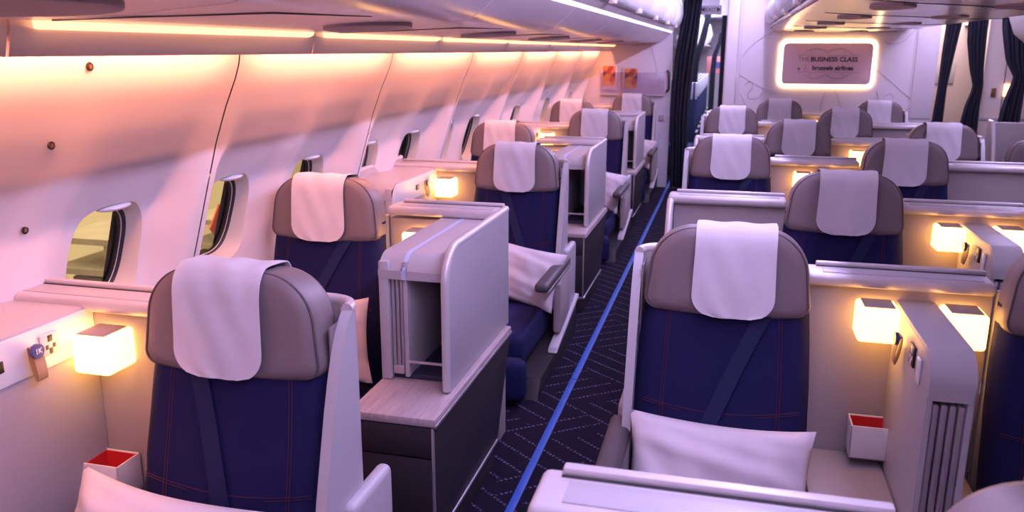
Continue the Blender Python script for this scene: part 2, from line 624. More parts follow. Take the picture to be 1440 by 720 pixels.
wl = struct(obj('wall_left', wall_back_bm, 'dark'), 'curved window sidewall of pale plastic panels on the left of the cabin')
wi = 0
for k in range(-4, 7):
    ys, ye = SEAM0 + 2 * PITCHW * k + 0.004, SEAM0 + 2 * PITCHW * (k + 1) - 0.004
    ys, ye = max(ys, Y0), min(ye, 10.64)
    if ye - ys < 0.1:
        continue
    cs = [c for c in (2.225 + PITCHW * j for j in range(-8, 14)) if ys + 0.08 < c - 0.2 and c + 0.2 < ye - 0.0 or (ys < c - 0.26 and c + 0.26 < ye)]
    cs = [c for c in cs if c - 0.25 >= ys - 1e-6 and c + 0.25 <= ye + 1e-6]
    obj('sidewall_panel', panel_bm(ys, ye, cs), 'panel', wl, smooth=50)
    for c in cs:
        wi += 1

        def reveal():
            bm = bmesh.new()
            n = 56
            spec = [(1.0, 0.0), (0.985, 0.012), (0.965, 0.03), (0.93, 0.075), (0.91, 0.095), (0.89, 0.112), (0.85, 0.118)]
            rings = []
            for s, dx in spec:
                ring = []
                for q in range(n):
                    y, z = win_pt(c, 2 * math.pi * q / n, s)
                    y1, z1 = win_pt(c, 2 * math.pi * q / n, 1)
                    x0 = wall_x(y1, z1)
                    xg = lerp_table(RIDGE, z) - 0.118 - 0.066
                    t = dx / 0.118
                    ring.append(bm.verts.new((x0 * (1 - t) + xg * t, y, z)))
                rings.append(ring)
            for A, B in zip(rings, rings[1:]):
                for q in range(n):
                    bm.faces.new((A[q], A[(q + 1) % n], B[(q + 1) % n], B[q]))
            return bm
        w = struct(obj('window_%d' % wi, reveal, 'reveal', smooth=60), 'oval cabin window number %d from the front along the left sidewall' % wi)

        def ringb():
            bm = bmesh.new()
            n = 48
            rr = []
            for s, off in ((0.905, 0.012), (0.89, 0.006), (0.868, 0.004), (0.86, -0.02)):
                rr.append([])
                for q in range(n):
                    y, z = win_pt(c, 2 * math.pi * q / n, s)
                    rr[-1].append(bm.verts.new((lerp_table(RIDGE, z) - 0.183 + off, y, z)))
            for A, B in zip(rr, rr[1:]):
                for q in range(n):
                    bm.faces.new((A[q], A[(q + 1) % n], B[(q + 1) % n], B[q]))
            return bm
        obj('gasket', ringb, 'gasket', w, smooth=60)

        def pane():
            bm = bmesh.new()
            v = [bm.verts.new((lerp_table(RIDGE, z) - 0.195, y, z)) for y, z in (win_pt(c, 2 * math.pi * q / 48, 0.875) for q in range(48))]
            bm.faces.new(v)
            return bm
        obj('pane', pane, 'glass', w)
        zt = WIN_Z + WIN_B * 0.965
        hb = bmesh.new()
        bmesh.ops.create_uvsphere(hb, u_segments=20, v_segments=8, radius=1)
        xw = wall_x(c, zt)
        bmesh.ops.transform(hb, matrix=Matrix.Translation((xw - 0.02, c + 0.02, zt - 0.008)) @ Matrix.Diagonal((0.03, 0.075, 0.012, 1)), verts=hb.verts)
        obj('shade_handle', hb, 'handle', w)

struct(obj('light_block_shell', prism([(-1.64, 1.77), (-1.50, 1.785), (-1.42, 1.785), (-1.42, 2.5), (-2.6, 2.5), (-2.6, 1.6), (-1.9, 1.77)], Y0 - 0.05, 10.75, 'Y'), 'panel'), 'unseen closed shell added above the sidewall panels to keep light out')  # added out of sight so outside light cannot leak in over the panels
# three bare fixing points on the first sidewall panel
for (y, z), lab in zip(((1.86, 1.655), (1.80, 1.455), (1.83, 1.215)), ('topmost', 'middle', 'lowest')):
    b_ = thing('wall_fitting', 'small round metal fitting on the nearest window panel, the %s of three' % lab, 'fitting', (wall_x(y, z), y, z))
    obj('collar', tube([(0.004, 0.009 * math.cos(a), 0.009 * math.sin(a)) for a in [2 * math.pi * i / 16 for i in range(16)]], 0.003, 6, True), 'black', b_)
    obj('screw', cyl((0.003, 0, 0), 0.006, 0.008, 'X', 12), 'brass', b_)

# floor and ceiling
struct(obj('floor', box(-2.0, 3.56, Y0, 26, -0.05, 0.0, 0), 'carpet'), 'dark carpet with dotted pale chevron lines')
struct(obj('ceiling', box(-0.95, 2.75, Y0, 10.4, 2.46, 2.52, 0), 'ceil'), 'flat pale ceiling over the aisles')
struct(obj('wall_front', box(-2.1, 3.56, Y0 - 0.08, Y0, 0, 2.5, 0), 'bulk'), 'plain pale partition closing the cabin behind the camera')
# right sidewall, plain
wr = struct(obj('wall_right', prism([(3.50, 0.0), (3.53, 0.6), (3.46, 1.05), (3.36, 1.4), (3.18, 1.74), (3.1, 1.80), (3.1, 2.5), (3.6, 2.5), (3.6, 0.0)], Y0, 12.4, 'Y'), 'panel'), 'pale sidewall on the far right')

# aisle path strip, in lengths
ps = thing('floor_path_strip', 'blue escape path strip along the aisle carpet', 'floor strip', (-0.715, 0, 0))
for i, (a, b_) in enumerate([(-1.5, 1.42), (1.423, 4.07), (4.075, 6.7), (6.705, 9.3), (9.305, 10.9), (10.905, 16)]):
    obj('strip_length', box(-0.0165, 0.0165, a, b_, 0.0, 0.006, 0.002), 'blue', ps)

# ---------------------------------------------------------------- overhead bins, window side
BINSEAM = 2.80


def left_bin(k):
    ya, yb = (Y0 if k == -3 else BINSEAM + 1.335 * k + 0.004), min(10.64, BINSEAM + 1.335 * (k + 1) - 0.004)
    n = k + 3
    t = thing('overhead_bin', '%s overhead bin from the camera above the windows' % ORD[n], 'overhead bin', (-1.1, (ya + yb) / 2, 1.68),
              group='overhead bins above the windows')
    L = (yb - ya) / 2
    ox, oz = -1.1, 1.68

    def loc(pr):
        return [(x - ox, z - oz) for x, z in pr]
    val = loc([(-1.480, 1.683), (-1.470, 1.683), (-1.455, 1.742), (-1.455, 1.755), (-1.475, 1.775), (-1.53, 1.775), (-1.53, 1.762), (-1.475, 1.756)])
    obj('valance', prism(val, -L, L, 'Y'), 'soffit', t, smooth=50)
    so = [(-1.43, 1.765), (-1.42, 1.757), (-1.3, 1.760), (-1.15, 1.768), (-1.02, 1.778), (-0.93, 1.786)] + \
         [(-0.885, 1.797), (-0.84, 1.822), (-0.80, 1.855), (-0.765, 1.89), (-0.755, 1.902), (-0.80, 1.95), (-1.43, 1.95)]
    obj('soffit', prism(loc(so), -L, L, 'Y'), 'soffit', t, smooth=50)
    st = obj('light_strip', prism(loc([(-1.456, 1.743), (-1.444, 1.740), (-1.426, 1.748), (-1.419, 1.762), (-1.43, 1.770), (-1.46, 1.768)]), -L + 0.06, L - 0.06, 'Y'), 'tube', t)
    obj('led_strip', prism(loc([(-0.757, 1.903), (-0.745, 1.909), (-0.745, 1.92), (-0.757, 1.92)]), -L, L, 'Y'), 'led', t)
    lip = obj('latch_channel', prism(loc([(-0.755, 1.92), (-0.735, 1.92), (-0.70, 1.955), (-0.72, 1.99), (-0.80, 1.99)]), -L, L, 'Y'), 'soffit', t)
    dr = [(-0.72, 1.958), (-0.685, 1.958), (-0.655, 1.985), (-0.63, 2.04), (-0.615, 2.11), (-0.62, 2.19), (-0.65, 2.28), (-0.70, 2.36), (-0.78, 2.43), (-0.95, 2.50), (-1.3, 2.5), (-1.3, 1.99), (-0.8, 1.985)]
    end = 0.05 if yb > 10.3 else 0.0
    d = obj('door', prism(loc(dr), -L, L - end, 'Y', 0.005, 2), 'bin', t, smooth=40)
    for yy in (0.0,):
        obj('latch', box(-0.69 - ox, -0.648 - ox, yy - 0.05, yy + 0.05, 1.945 - oz, 1.985 - oz, 0.012), 'soffit', d)
    # lens-shaped service panel with a perforated grille, standing a little proud of the soffit
    pr = [(0.115 * math.cos(a), 0.17 * math.sin(a)) for a in [2 * math.pi * i / 32 for i in range(32)]]
    gr = obj('speaker_grille', prism([(x, y) for x, y in pr], -0.012, 0.004, 'Z', 0.003), 'grille', t, (-1.10 - ox, 0.34 if L > 0.3 else 0.0, 1.773 - oz), (0, R(-4.5), R(-12)))
    obj('service_panel_seam', tube([(-1.38 - ox, -L * 0.95, 1.7575 - oz), (-1.2 - ox, -L * 0.9, 1.764 - oz), (-1.0 - ox, -L * 0.6, 1.778 - oz), (-0.94 - ox, 0, 1.785 - oz)], 0.002, 5), 'seam', t)


ORD = ['first', 'second', 'third', 'fourth', 'fifth', 'sixth', 'seventh', 'eighth', 'ninth', 'tenth', 'eleventh']
for k in range(-3, 6):
    left_bin(k)


# ---------------------------------------------------------------- centre bins
def centre_bin(k):
    L = 0.66
    yc = 10.385 - L - k * 1.33
    ox, oz = 1.13, 1.9
    t = thing('overhead_bin', '%s overhead bin over the middle seats, counted from the lit sign' % ORD[k], 'overhead bin', (ox, yc, oz),
              group='overhead bins over the middle seats')

    def loc(pr):
        return [(x - ox, z - oz) for x, z in pr]
    obj('soffit', prism(loc([(0.40, 1.945), (0.47, 1.92), (0.7, 1.905), (1.13, 1.90), (1.56, 1.905), (1.82, 1.925), (1.88, 1.95), (1.8, 2.0), (0.45, 2.0)]), -L, L, 'Y'), 'soffit', t, smooth=40)
    for s in (-1, 1):
        c = 1.13
        dr = [(c + s * (0.71), 2.0), (c + s * 0.755, 1.99), (c + s * 0.80, 2.03), (c + s * 0.815, 2.10), (c + s * 0.80, 2.18), (c + s * 0.76, 2.26), (c + s * 0.70, 2.32), (c + s * 0.6, 2.38), (c + s * 0.45, 2.42), (c + s * 0.45, 2.0)]
        d = obj('door', prism(loc(dr), -L, L, 'Y', 0.005, 2), 'bin', t, smooth=40)
        for yy in (0.0,):
            obj('latch', box(c + s * 0.74 - ox, c + s * 0.79 - ox, yy - 0.05, yy + 0.05, 1.975 - oz, 2.015 - oz, 0.012), 'soffit', d)
        obj('led_strip', box(c + s * 0.715 - ox, c + s * 0.745 - ox, -L, L, 1.962 - oz, 1.978 - oz, 0.002), 'led' if s > 0 else 'soffit', t)
    pr = [(0.10 * math.sin(math.pi * i / 14), -0.26 + 0.52 * i / 14) for i in range(15)] + [(-0.10 * math.sin(math.pi * i / 14), 0.26 - 0.52 * i / 14) for i in range(1, 14)]
    for dx in (-0.42, 0.12):
        obj('speaker_grille', prism([(x + dx, y) for x, y in pr], 1.893 - oz, 1.92 - oz, 'Z'), 'grille', t)
    obj('service_panel_seam', tube([(-0.65, -L * 0.9, 1.905 - oz), (-0.4, -L * 0.55, 1.899 - oz), (-0.1, -0.1, 1.897 - oz), (0.25, L * 0.6, 1.897 - oz), (0.6, L * 0.85, 1.905 - oz)], 0.0025, 5), 'seam', t)


for k in range(9):
    centre_bin(k)
# right-hand bins, outside the picture's right edge
for k in range(2):
    t = thing('overhead_bin', '%s overhead bin over the right-hand window seats' % ORD[k], 'overhead bin', (2.75, 1.3 + 4.7 * k, 1.74), group='overhead bins on the right')
    obj('body', prism([(-0.42, 0.1), (-0.3, 0.0), (0.3, -0.02), (0.3, 0.71), (-0.2, 0.71), (-0.42, 0.45), (-0.5, 0.3)], -2.3, 2.3, 'Y', 0.01), 'bin', t)

# ================================================================ SEATS
def headrest_outline(w=0.25, h=0.262, rt=0.135, rb=0.035):
    p = []
    p += arc(w - rb, rb, rb, -90, 0, 5)
    # side leans in a little, then the big top corner
    p += arc(w - 0.012 - rt, h - rt, rt, 8, 90, 12)
    p += [(-x, z) for x, z in reversed(arc(w - 0.012 - rt, h - rt, rt, 8, 90, 12))]
    p += [(-x, z) for x, z in reversed(arc(w - rb, rb, rb, -90, 0, 5))]
    # sag of the lower edge
    q = []
    for x, z in p:
        q.append((x, z))
    low = [(-w + rb + (2 * w - 2 * rb) * i / 10, -0.012 * math.sin(math.pi * i / 10)) for i in range(1, 10)]
    return q + low


def headrest_bm():
    bm = bmesh.new()
    out = headrest_outline()
    cx, cz = 0.0, 0.125
    rings = []
    for s, y in ((0.55, -0.068), (0.80, -0.066), (0.93, -0.06), (0.985, -0.046), (1.0, -0.028), (1.0, 0.03), (0.975, 0.05), (0.90, 0.06)):
        rings.append([bm.verts.new((cx + (x - cx) * s, y - 0.01 * (1 - min(1, (x / 0.25) ** 2)) * (y < -0.03), cz + (z - cz) * s)) for x, z in out])
    n = len(out)
    for A, B in zip(rings, rings[1:]):
        for i in range(n):
            bm.faces.new((A[i], A[(i + 1) % n], B[(i + 1) % n], B[i]))
    bm.faces.new(rings[0])
    bm.faces.new(rings[-1][::-1])
    return bm


def piping_bm():
    out = headrest_outline()
    return tube([((x) * 0.965, -0.0555, 0.125 + (z - 0.125) * 0.965) for x, z in out], 0.0032, 6, True)


BACKF = [(0.30, -0.165), (0.45, -0.150), (0.62, -0.115), (0.78, -0.075), (0.93, -0.045), (1.0, -0.035)]
BACKW = [(0.30, 0.262), (0.5, 0.265), (0.7, 0.262), (0.85, 0.255), (0.93, 0.248), (1.0, 0.245)]


def back_bm():
    bm = bmesh.new()
    rows = []
    for j in range(18):
        z = 0.30 + 0.69 * j / 17
        w, yf = lerp_table(BACKW, z), lerp_table(BACKF, z)
        sec = []
        for i in range(21):
            u = -1 + 2 * i / 20
            bul = 0.012 * math.cos(u * math.pi / 2) - 0.006 * math.exp(-((z - 0.62) / 0.012) ** 2)
            crease = 0.004 * (math.exp(-((abs(u) - 0.66) / 0.03) ** 2))
            yy = yf - bul + crease + 0.035 * max(0, abs(u) - 0.86) / 0.14 * abs(u)
            sec.append((u * w, yy))
        sec += [(w, yf + 0.075), (-w, yf + 0.075)]
        rows.append([bm.verts.new((x, y, z)) for x, y in sec])
    n = len(rows[0])
    for A, B in zip(rows, rows[1:]):
        for i in range(n):
            bm.faces.new((A[i], A[(i + 1) % n], B[(i + 1) % n], B[i]))
    bm.faces.new(rows[0])
    bm.faces.new(rows[-1])
    return bm


def front_y(x, z):
    w, yf = lerp_table(BACKW, z), lerp_table(BACKF, z)
    u = max(-1, min(1, x / w))
    return yf - 0.012 * math.cos(u * math.pi / 2)


def stitch_bm():
    bm = bmesh.new()
    for sx in (-1, 1):
        for dx in (-0.004, 0.004):
            add_tube(bm, [(sx * 0.66 * lerp_table(BACKW, z) + dx, front_y(sx * 0.17, z) - 0.0005, z) for z in [0.32 + 0.6 * i / 12 for i in range(13)]], 0.0011, 4)
    for dz in (-0.004, 0.004):
        add_tube(bm, [(x, front_y(x, 0.62) + 0.0035, 0.612 + dz + 0.03 * (x / 0.25) ** 2) for x in [-0.235 + 0.47 * i / 16 for i in range(17)]], 0.0011, 4)
    return bm


def belt_bm(x0, x1):
    def f(u, v):
        z = 0.95 - 0.58 * v
        x = x0 + (x1 - x0) * (v ** 0.9) + (u - 0.5) * 0.050
        return (x, front_y(x, z) - 0.006 - 0.004 * math.sin(math.pi * v), z)
    return grid(f, 3, 24, 0.0025)


def wing_bm(s, half=0.29):
    """back shell that turns the corner into a slim wing on side s"""
    path = [(-s * 0.225, 0.135)]
    path += [(s * (half - 0.09) + s * 0.09 * math.sin(R(a)), 0.045 + 0.09 * math.cos(R(a))) for a in range(0, 91, 10)]
    ncorner = len(path)
    bm = bmesh.new()
    zs = [0.12, 0.3, 0.45, 0.55, 0.65, 0.75, 0.85, 0.93, 0.99, 1.03, 1.055, 1.072]
    yfr = [(0.12, -0.20), (0.5, -0.175), (0.64, -0.14), (0.9, -0.06), (1.0, -0.015), (1.045, 0.015), (1.072, 0.045)]
    cols = []
    for z in zs:
        pts = list(path)
        ye = lerp_table(yfr, z)
        for i in range(1, 7):
            pts.append((s * half, 0.045 + (ye - 0.045) * i / 6))
        cols.append(pts)

    def f(i, j, off):
        x, y = cols[j][i]
        pts = cols[j]
        a, b_ = pts[max(0, i - 1)], pts[min(len(pts) - 1, i + 1)]
        d = Vector((b_[0] - a[0], b_[1] - a[1]))
        if d.length < 1e-6:
            d = Vector((0, -1))
        d.normalize()
        nrm = Vector((d.y, -d.x)) * s
        return (x + nrm.x * off, y + nrm.y * off, zs[j])
    ni, nj = len(cols[0]), len(zs)
    A = [[bm.verts.new(f(i, j, 0.0)) for j in range(nj)] for i in range(ni)]
    B = [[bm.verts.new(f(i, j, 0.028)) for j in range(nj)] for i in range(ni)]
    for i in range(ni - 1):
        for j in range(nj - 1):
            bm.faces.new((A[i][j], A[i + 1][j], A[i + 1][j + 1], A[i][j + 1]))
            bm.faces.new((B[i][j], B[i][j + 1], B[i + 1][j + 1], B[i + 1][j]))
    for i in range(ni - 1):
        for j in (0, nj - 1):
            bm.faces.new((A[i][j], A[i + 1][j], B[i + 1][j], B[i][j]))
    for j in range(nj - 1):
        for i in (0, ni - 1):
            bm.faces.new((A[i][j], A[i][j + 1], B[i][j + 1], B[i][j]))
    rim = [Vector(f(i, nj - 1, 0.014)) for i in range(ni)] + [Vector(f(ni - 1, j, 0.014)) for j in range(nj - 2, 1, -1)]
    return bm, rim


def flat_back_bm():
    return box(-0.23, 0.23, 0.105, 0.135, 0.1, 1.0, 0.006)


def cloth_bm(w=0.118, seed=0, front=0.905):
    rnd = random.Random(seed)
    ph = [rnd.uniform(0, 6.28) for _ in range(6)]
    path = [(0.069, 1.075), (0.070, 1.13), (0.068, 1.166), (0.052, 1.182), (0.03, 1.184), (0.0, 1.184), (-0.03, 1.184), (-0.052, 1.1815), (-0.069, 1.172), (-0.083, 1.15),
            (-0.0885, 1.12), (-0.089, 1.08), (-0.089, 1.03), (-0.088, 0.98), (-0.087, 0.94), (-0.086, front)]
    # resample finely
    P = []
    for a, b_ in zip(path, path[1:]):
        for i in range(4):
            t = i / 4
            P.append((a[0] + (b_[0] - a[0]) * t, a[1] + (b_[1] - a[1]) * t))
    P.append(path[-1])
    P = [((P[max(0, i - 1)][0] + P[i][0] + P[min(len(P) - 1, i + 1)][0]) / 3, (P[max(0, i - 1)][1] + P[i][1] + P[min(len(P) - 1, i + 1)][1]) / 3) if 0 < i < len(P) - 1 else P[i] for i in range(len(P))]
    nv = len(P) - 1

    def f(u, v):
        j = round(v * nv)
        y, z = P[j]
        x = (u - 0.5) * 2
        if y < -0.05 and z < front + 0.07:
            q = (front + 0.07 - z) / 0.07
            ww = w - 0.07 + 0.07 * math.sqrt(max(0.0, 1 - min(1, q) ** 2))
        else:
            ww = w
        ww += 0.006 * max(0, (1.1 - z)) / 0.2
        amp = 0.0035
        y2 = y - amp * (0.6 + 0.5 * math.sin(5 * x + ph[0] + 9 * z) * math.sin(22 * z + ph[1]) + 0.35 * math.sin(9 * x + ph[2] + 30 * z))
        z2 = z + 0.002 * math.sin(7 * x + ph[3]) * (y > -0.06)
        return (x * ww, y2 - 0.001, z2)
    return grid(f, 22, nv, 0.0022), f, nv, P


def hem_bm(w=0.118, seed=0, front=0.905):
    bm, f, nv, P = cloth_bm(w, seed, front)
    bm.free()
    j0 = next(i for i, p in enumerate(P) if p[0] < -0.07 and p[1] < 1.14)
    pts = []
    for j in range(j0, nv - 1):
        p = f(0.05, j / nv)
        pts.append((p[0], p[1] - 0.0008, p[2] + 0.0))
    for i in range(2, 19):
        p = f(i / 20, (nv - 1) / nv)
        pts.append((p[0], p[1] - 0.0008, p[2] + 0.004))
    for j in range(nv - 2, j0 - 1, -1):
        p = f(0.95, j / nv)
        pts.append((p[0], p[1] - 0.0008, p[2]))
    return tube(pts, 0.0013, 5)


def pillow_bm(w=0.26, h=0.175, t=0.07, seed=0):
    rnd = random.Random(seed)
    ph = [rnd.uniform(0, 6.28) for _ in range(8)]
    bm = bmesh.new()
    nu, nv = 34, 26

    def surf(u, v, s):
        x, z = -1 + 2 * u, -1 + 2 * v
        e = max(0.0, (1 - abs(x) ** 2.6)) ** 0.62 * max(0.0, (1 - abs(z) ** 2.6)) ** 0.62
        pin = 1 - 0.10 * (1 - x * x) * abs(z) ** 3
        pin2 = 1 - 0.07 * (1 - z * z) * abs(x) ** 3
        wr = 0.16 * math.sin(6 * x + 4 * z + ph[0]) * math.sin(5 * z - 3 * x + ph[1]) + 0.12 * math.sin(13 * x + 7 * z + ph[2]) * abs(x) ** 1.0 + 0.11 * math.sin(17 * z + 5 * x + ph[3]) * abs(z)
        return (x * w * pin2, s * t * e * (1 + wr) + 0.012 * math.sin(3 * x + ph[4]) * z, z * h * pin)
    F = [[bm.verts.new(surf(i / nu, j / nv, -1)) for j in range(nv + 1)] for i in range(nu + 1)]
    B = [[F[i][j] if i in (0, nu) or j in (0, nv) else bm.verts.new(surf(i / nu, j / nv, 1)) for j in range(nv + 1)] for i in range(nu + 1)]
    for i in range(nu):
        for j in range(nv):
            bm.faces.new((F[i][j], F[i + 1][j], F[i + 1][j + 1], F[i][j + 1]))
            bm.faces.new((B[i][j], B[i][j + 1], B[i + 1][j + 1], B[i + 1][j]))
    return bm


def cushion_bm(x0, x1, y0, y1, z0, z1, bul=0.02):
    bm = box(x0, x1, y0, y1, z0, z1, 0.05, 4)
    return bm


def make_seat(x, y, label, wing=None, belt=(0.06, -0.07), arm=None, group='business seats'):
    """x, y: headrest centre; wing: side of the aisle wing (-1, 1 or None); the seat faces the camera (-Y)"""
    t = thing('airline_seat', label, 'seat', (x, y, 0), group=group)
    h = obj('headrest', headrest_bm, 'leather', t, (0, 0, 0.912), (R(-5), 0, 0), key='headrest', smooth=50)
    obj('piping', piping_bm, 'seam', h, key='piping')
    bk = obj('backrest', back_bm, 'navy', t, key='back', smooth=50)
    obj('stitching', stitch_bm, 'red_thread', bk, key='stitch')
    obj('seat_belt', lambda: belt_bm(*belt), 'belt', t, key='belt%s' % (belt,))
    obj('seat_cushion', lambda: cushion_bm(-0.245, 0.245, -0.88, -0.14, 0.14, 0.33), 'navy', t, key='cush', smooth=60)
    obj('leg_rest', lambda: cushion_bm(-0.285, 0.285, -1.0, -0.885, 0.02, 0.24), 'navy', t, key='legrest', smooth=60)
    obj('seat_base', lambda: box(-0.2, 0.2, -0.86, 0.1, 0.0, 0.14, 0.01), 'dgrey', t, key='base')
    if wing:
        key = 'wing%d' % wing
        if key not in MESH:
            bm, rim = wing_bm(wing)
            MESH[key] = to_mesh(bm, 'shell', 50)
            MESH[key].materials.append(M['shell'])
            MESH[key + 'l'] = to_mesh(tube(rim, 0.0165, 8), 'shell_trim', 60)
            MESH[key + 'l'].materials.append(M['trim'])
        sh = obj('shell', None, 'shell', t, key=key)
        obj('shell_trim', None, 'trim', sh, key=key + 'l')
        s = wing
        obj('wing_lining', lambda: box(s * 0.255, s * 0.261, -0.02, 0.08, 0.5, 1.045, 0.002), 'leather', t, key='lin%d' % s)
        obj('shell_shoulder', lambda: box(s * 0.272, s * 0.318, -0.05, 0.2, 0.1, 0.585, 0.022, 4), 'shell', t, key='shoulder%d' % s, smooth=60)
        pad = obj('armrest_pad', lambda: box(s * 0.262, s * 0.336, -0.70, -0.065, 0.505, 0.555, 0.02, 3), 'pad', t, key='pad%d' % s, smooth=60)
        obj('armrest_trim', lambda: box(s * 0.333, s * 0.340, -0.69, -0.07, 0.508, 0.516, 0.002), 'alu', pad, key='padtrim%d' % s)
        obj('armrest_panel', lambda: prism([(-0.31, 0.17), (-0.065, 0.22), (-0.065, 0.503), (-0.28, 0.503), (-0.33, 0.45)], s * 0.285, s * 0.33, 'X', 0.01), 'taupe', t, key='apanel%d' % s)
        obj('sill', lambda: prism([(-0.45, 0.10), (0.21, 0.225), (0.21, 0.25), (-0.43, 0.124)], s * 0.285, s * 0.338, 'X', 0.006), 'shell', t, key='sill%d' % s)
        obj('plinth', lambda: prism([(-0.87, 0.0), (0.2, 0.0), (0.2, 0.215), (-0.45, 0.095), (-0.80, 0.095)], s * 0.206, s * 0.325, 'X', 0.004), 'dgrey', t, key='plinth%d' % s)
    else:
        obj('shell', flat_back_bm, 'shell', t, key='flatback')
    return t


def make_cover(x, y, label, seed, dx=0.0, group='headrest covers'):
    bm = lambda: cloth_bm(seed=seed)[0]
    t = thing('headrest_cover', label, 'headrest cover', (x + dx, y, 1.17), group=group)
    # same tilt as the headrest (pivot at its lower edge)
    a = R(-5)
    piv = Vector((0, 0, 0.912 - 1.17))
    rot = Matrix.Rotation(a, 4, 'X')
    off = piv - (rot @ Vector((0, 0, 0.912)))
    c = obj('cloth', bm, 'cloth', t, off, (a, 0, 0), key='cloth%d' % seed, smooth=80)
    obj('hem', lambda: hem_bm(seed=seed), 'cloth', c, key='hem%d' % seed)
    return t


# ================================================================ CONSOLES
def ledge(t, x0, x1, inlay=True, dz=0.0):
    """capped top of the back panel; local y from the row line"""
    l = obj('ledge', box(x0, x1, 0.07, 0.20, 0.99, 1.03, 0.014, 3), 'trim', t, (0, 0, dz), smooth=60)
    obj('ledge_rim', box(x0 + 0.035, x1 - 0.004, 0.177, 0.2, 1.026, 1.043, 0.005), 'trim', l)
    obj('ledge_gap', box(x0 + 0.035, x1 - 0.01, 0.169, 0.1765, 1.027, 1.0312, 0.0), 'dark', l)
    if inlay:
        obj('ledge_inlay', box(x0 + 0.05, x1 - 0.03, 0.092, 0.158, 1.029, 1.0325, 0.002), 'shell', l)
    return l


def back_panel(t, x0, x1, m='taupe'):
    p = obj('back_panel', box(x0, x1, 0.10, 0.195, 0.0, 0.992, 0.003), m, t)
    return p


def arc_profile(yb, yf, zt, zb, r, n=10):
    """top going forward (to -y) and rounding down to a vertical front"""
    return [(yb, zt)] + [(yf + r + r * math.cos(R(a)), zt - r + r * math.sin(R(a))) for a in [90 + 90 * i / n for i in range(n + 1)]] + [(yf, zb)]


def outlet(t, x, y, z, s, dark=False):
    o = obj('power_outlet', box(x, x + s * 0.006, y - 0.03, y + 0.03, z - 0.03, z + 0.03, 0.003), 'black' if dark else 'cream', t)
    for dy, dz, a, b_ in ((0, 0.016, 0.008, 0.009), (-0.012, -0.006, 0.005, 0.006), (0.012, -0.006, 0.005, 0.006), (0, -0.018, 0.006, 0.008)):
        obj('socket_hole', box(x + s * 0.004, x + s * 0.0068, y + dy - a, y + dy + a, z + dz - b_, z + dz + b_, 0.001), 'white' if dark else 'black', o)


def strap(t, x, y, z, s, txt=None):
    """hanging loop of leather with a round badge"""
    def f(u, v):
        a = v * 2 * math.pi
        yy = 0.017 * math.sin(a) * 0.0
        zz = -0.045 + 0.045 * math.cos(a)
        xx = s * (0.008 + 0.011 * (1 - math.cos(a * 1.0)) * 0.5 + 0.012 * math.sin(a) * 0.6)
        return (x + xx + s * 0.006, y + (u - 0.5) * 0.032 + 0.02 * v * (1 - v), z + zz)
    st = obj('strap', grid(f, 4, 28, 0.002), 'tan', t, smooth=80)
    bd = obj('badge', cyl((x + s * 0.026, y, z - 0.012), 0.019, 0.010, 'X', 24), 'badge', st)
    if txt:
        tb = text_bm(txt, 0.019, 0.0004, 0.0006)
        bmesh.ops.transform(tb, matrix=Matrix.Translation((x + s * 0.0315, y, z - 0.012)) @ Matrix.Rotation(R(90) * s, 4, 'Z'), verts=tb.verts)
        obj('badge_lettering', tb, 'white', bd, smooth=0)


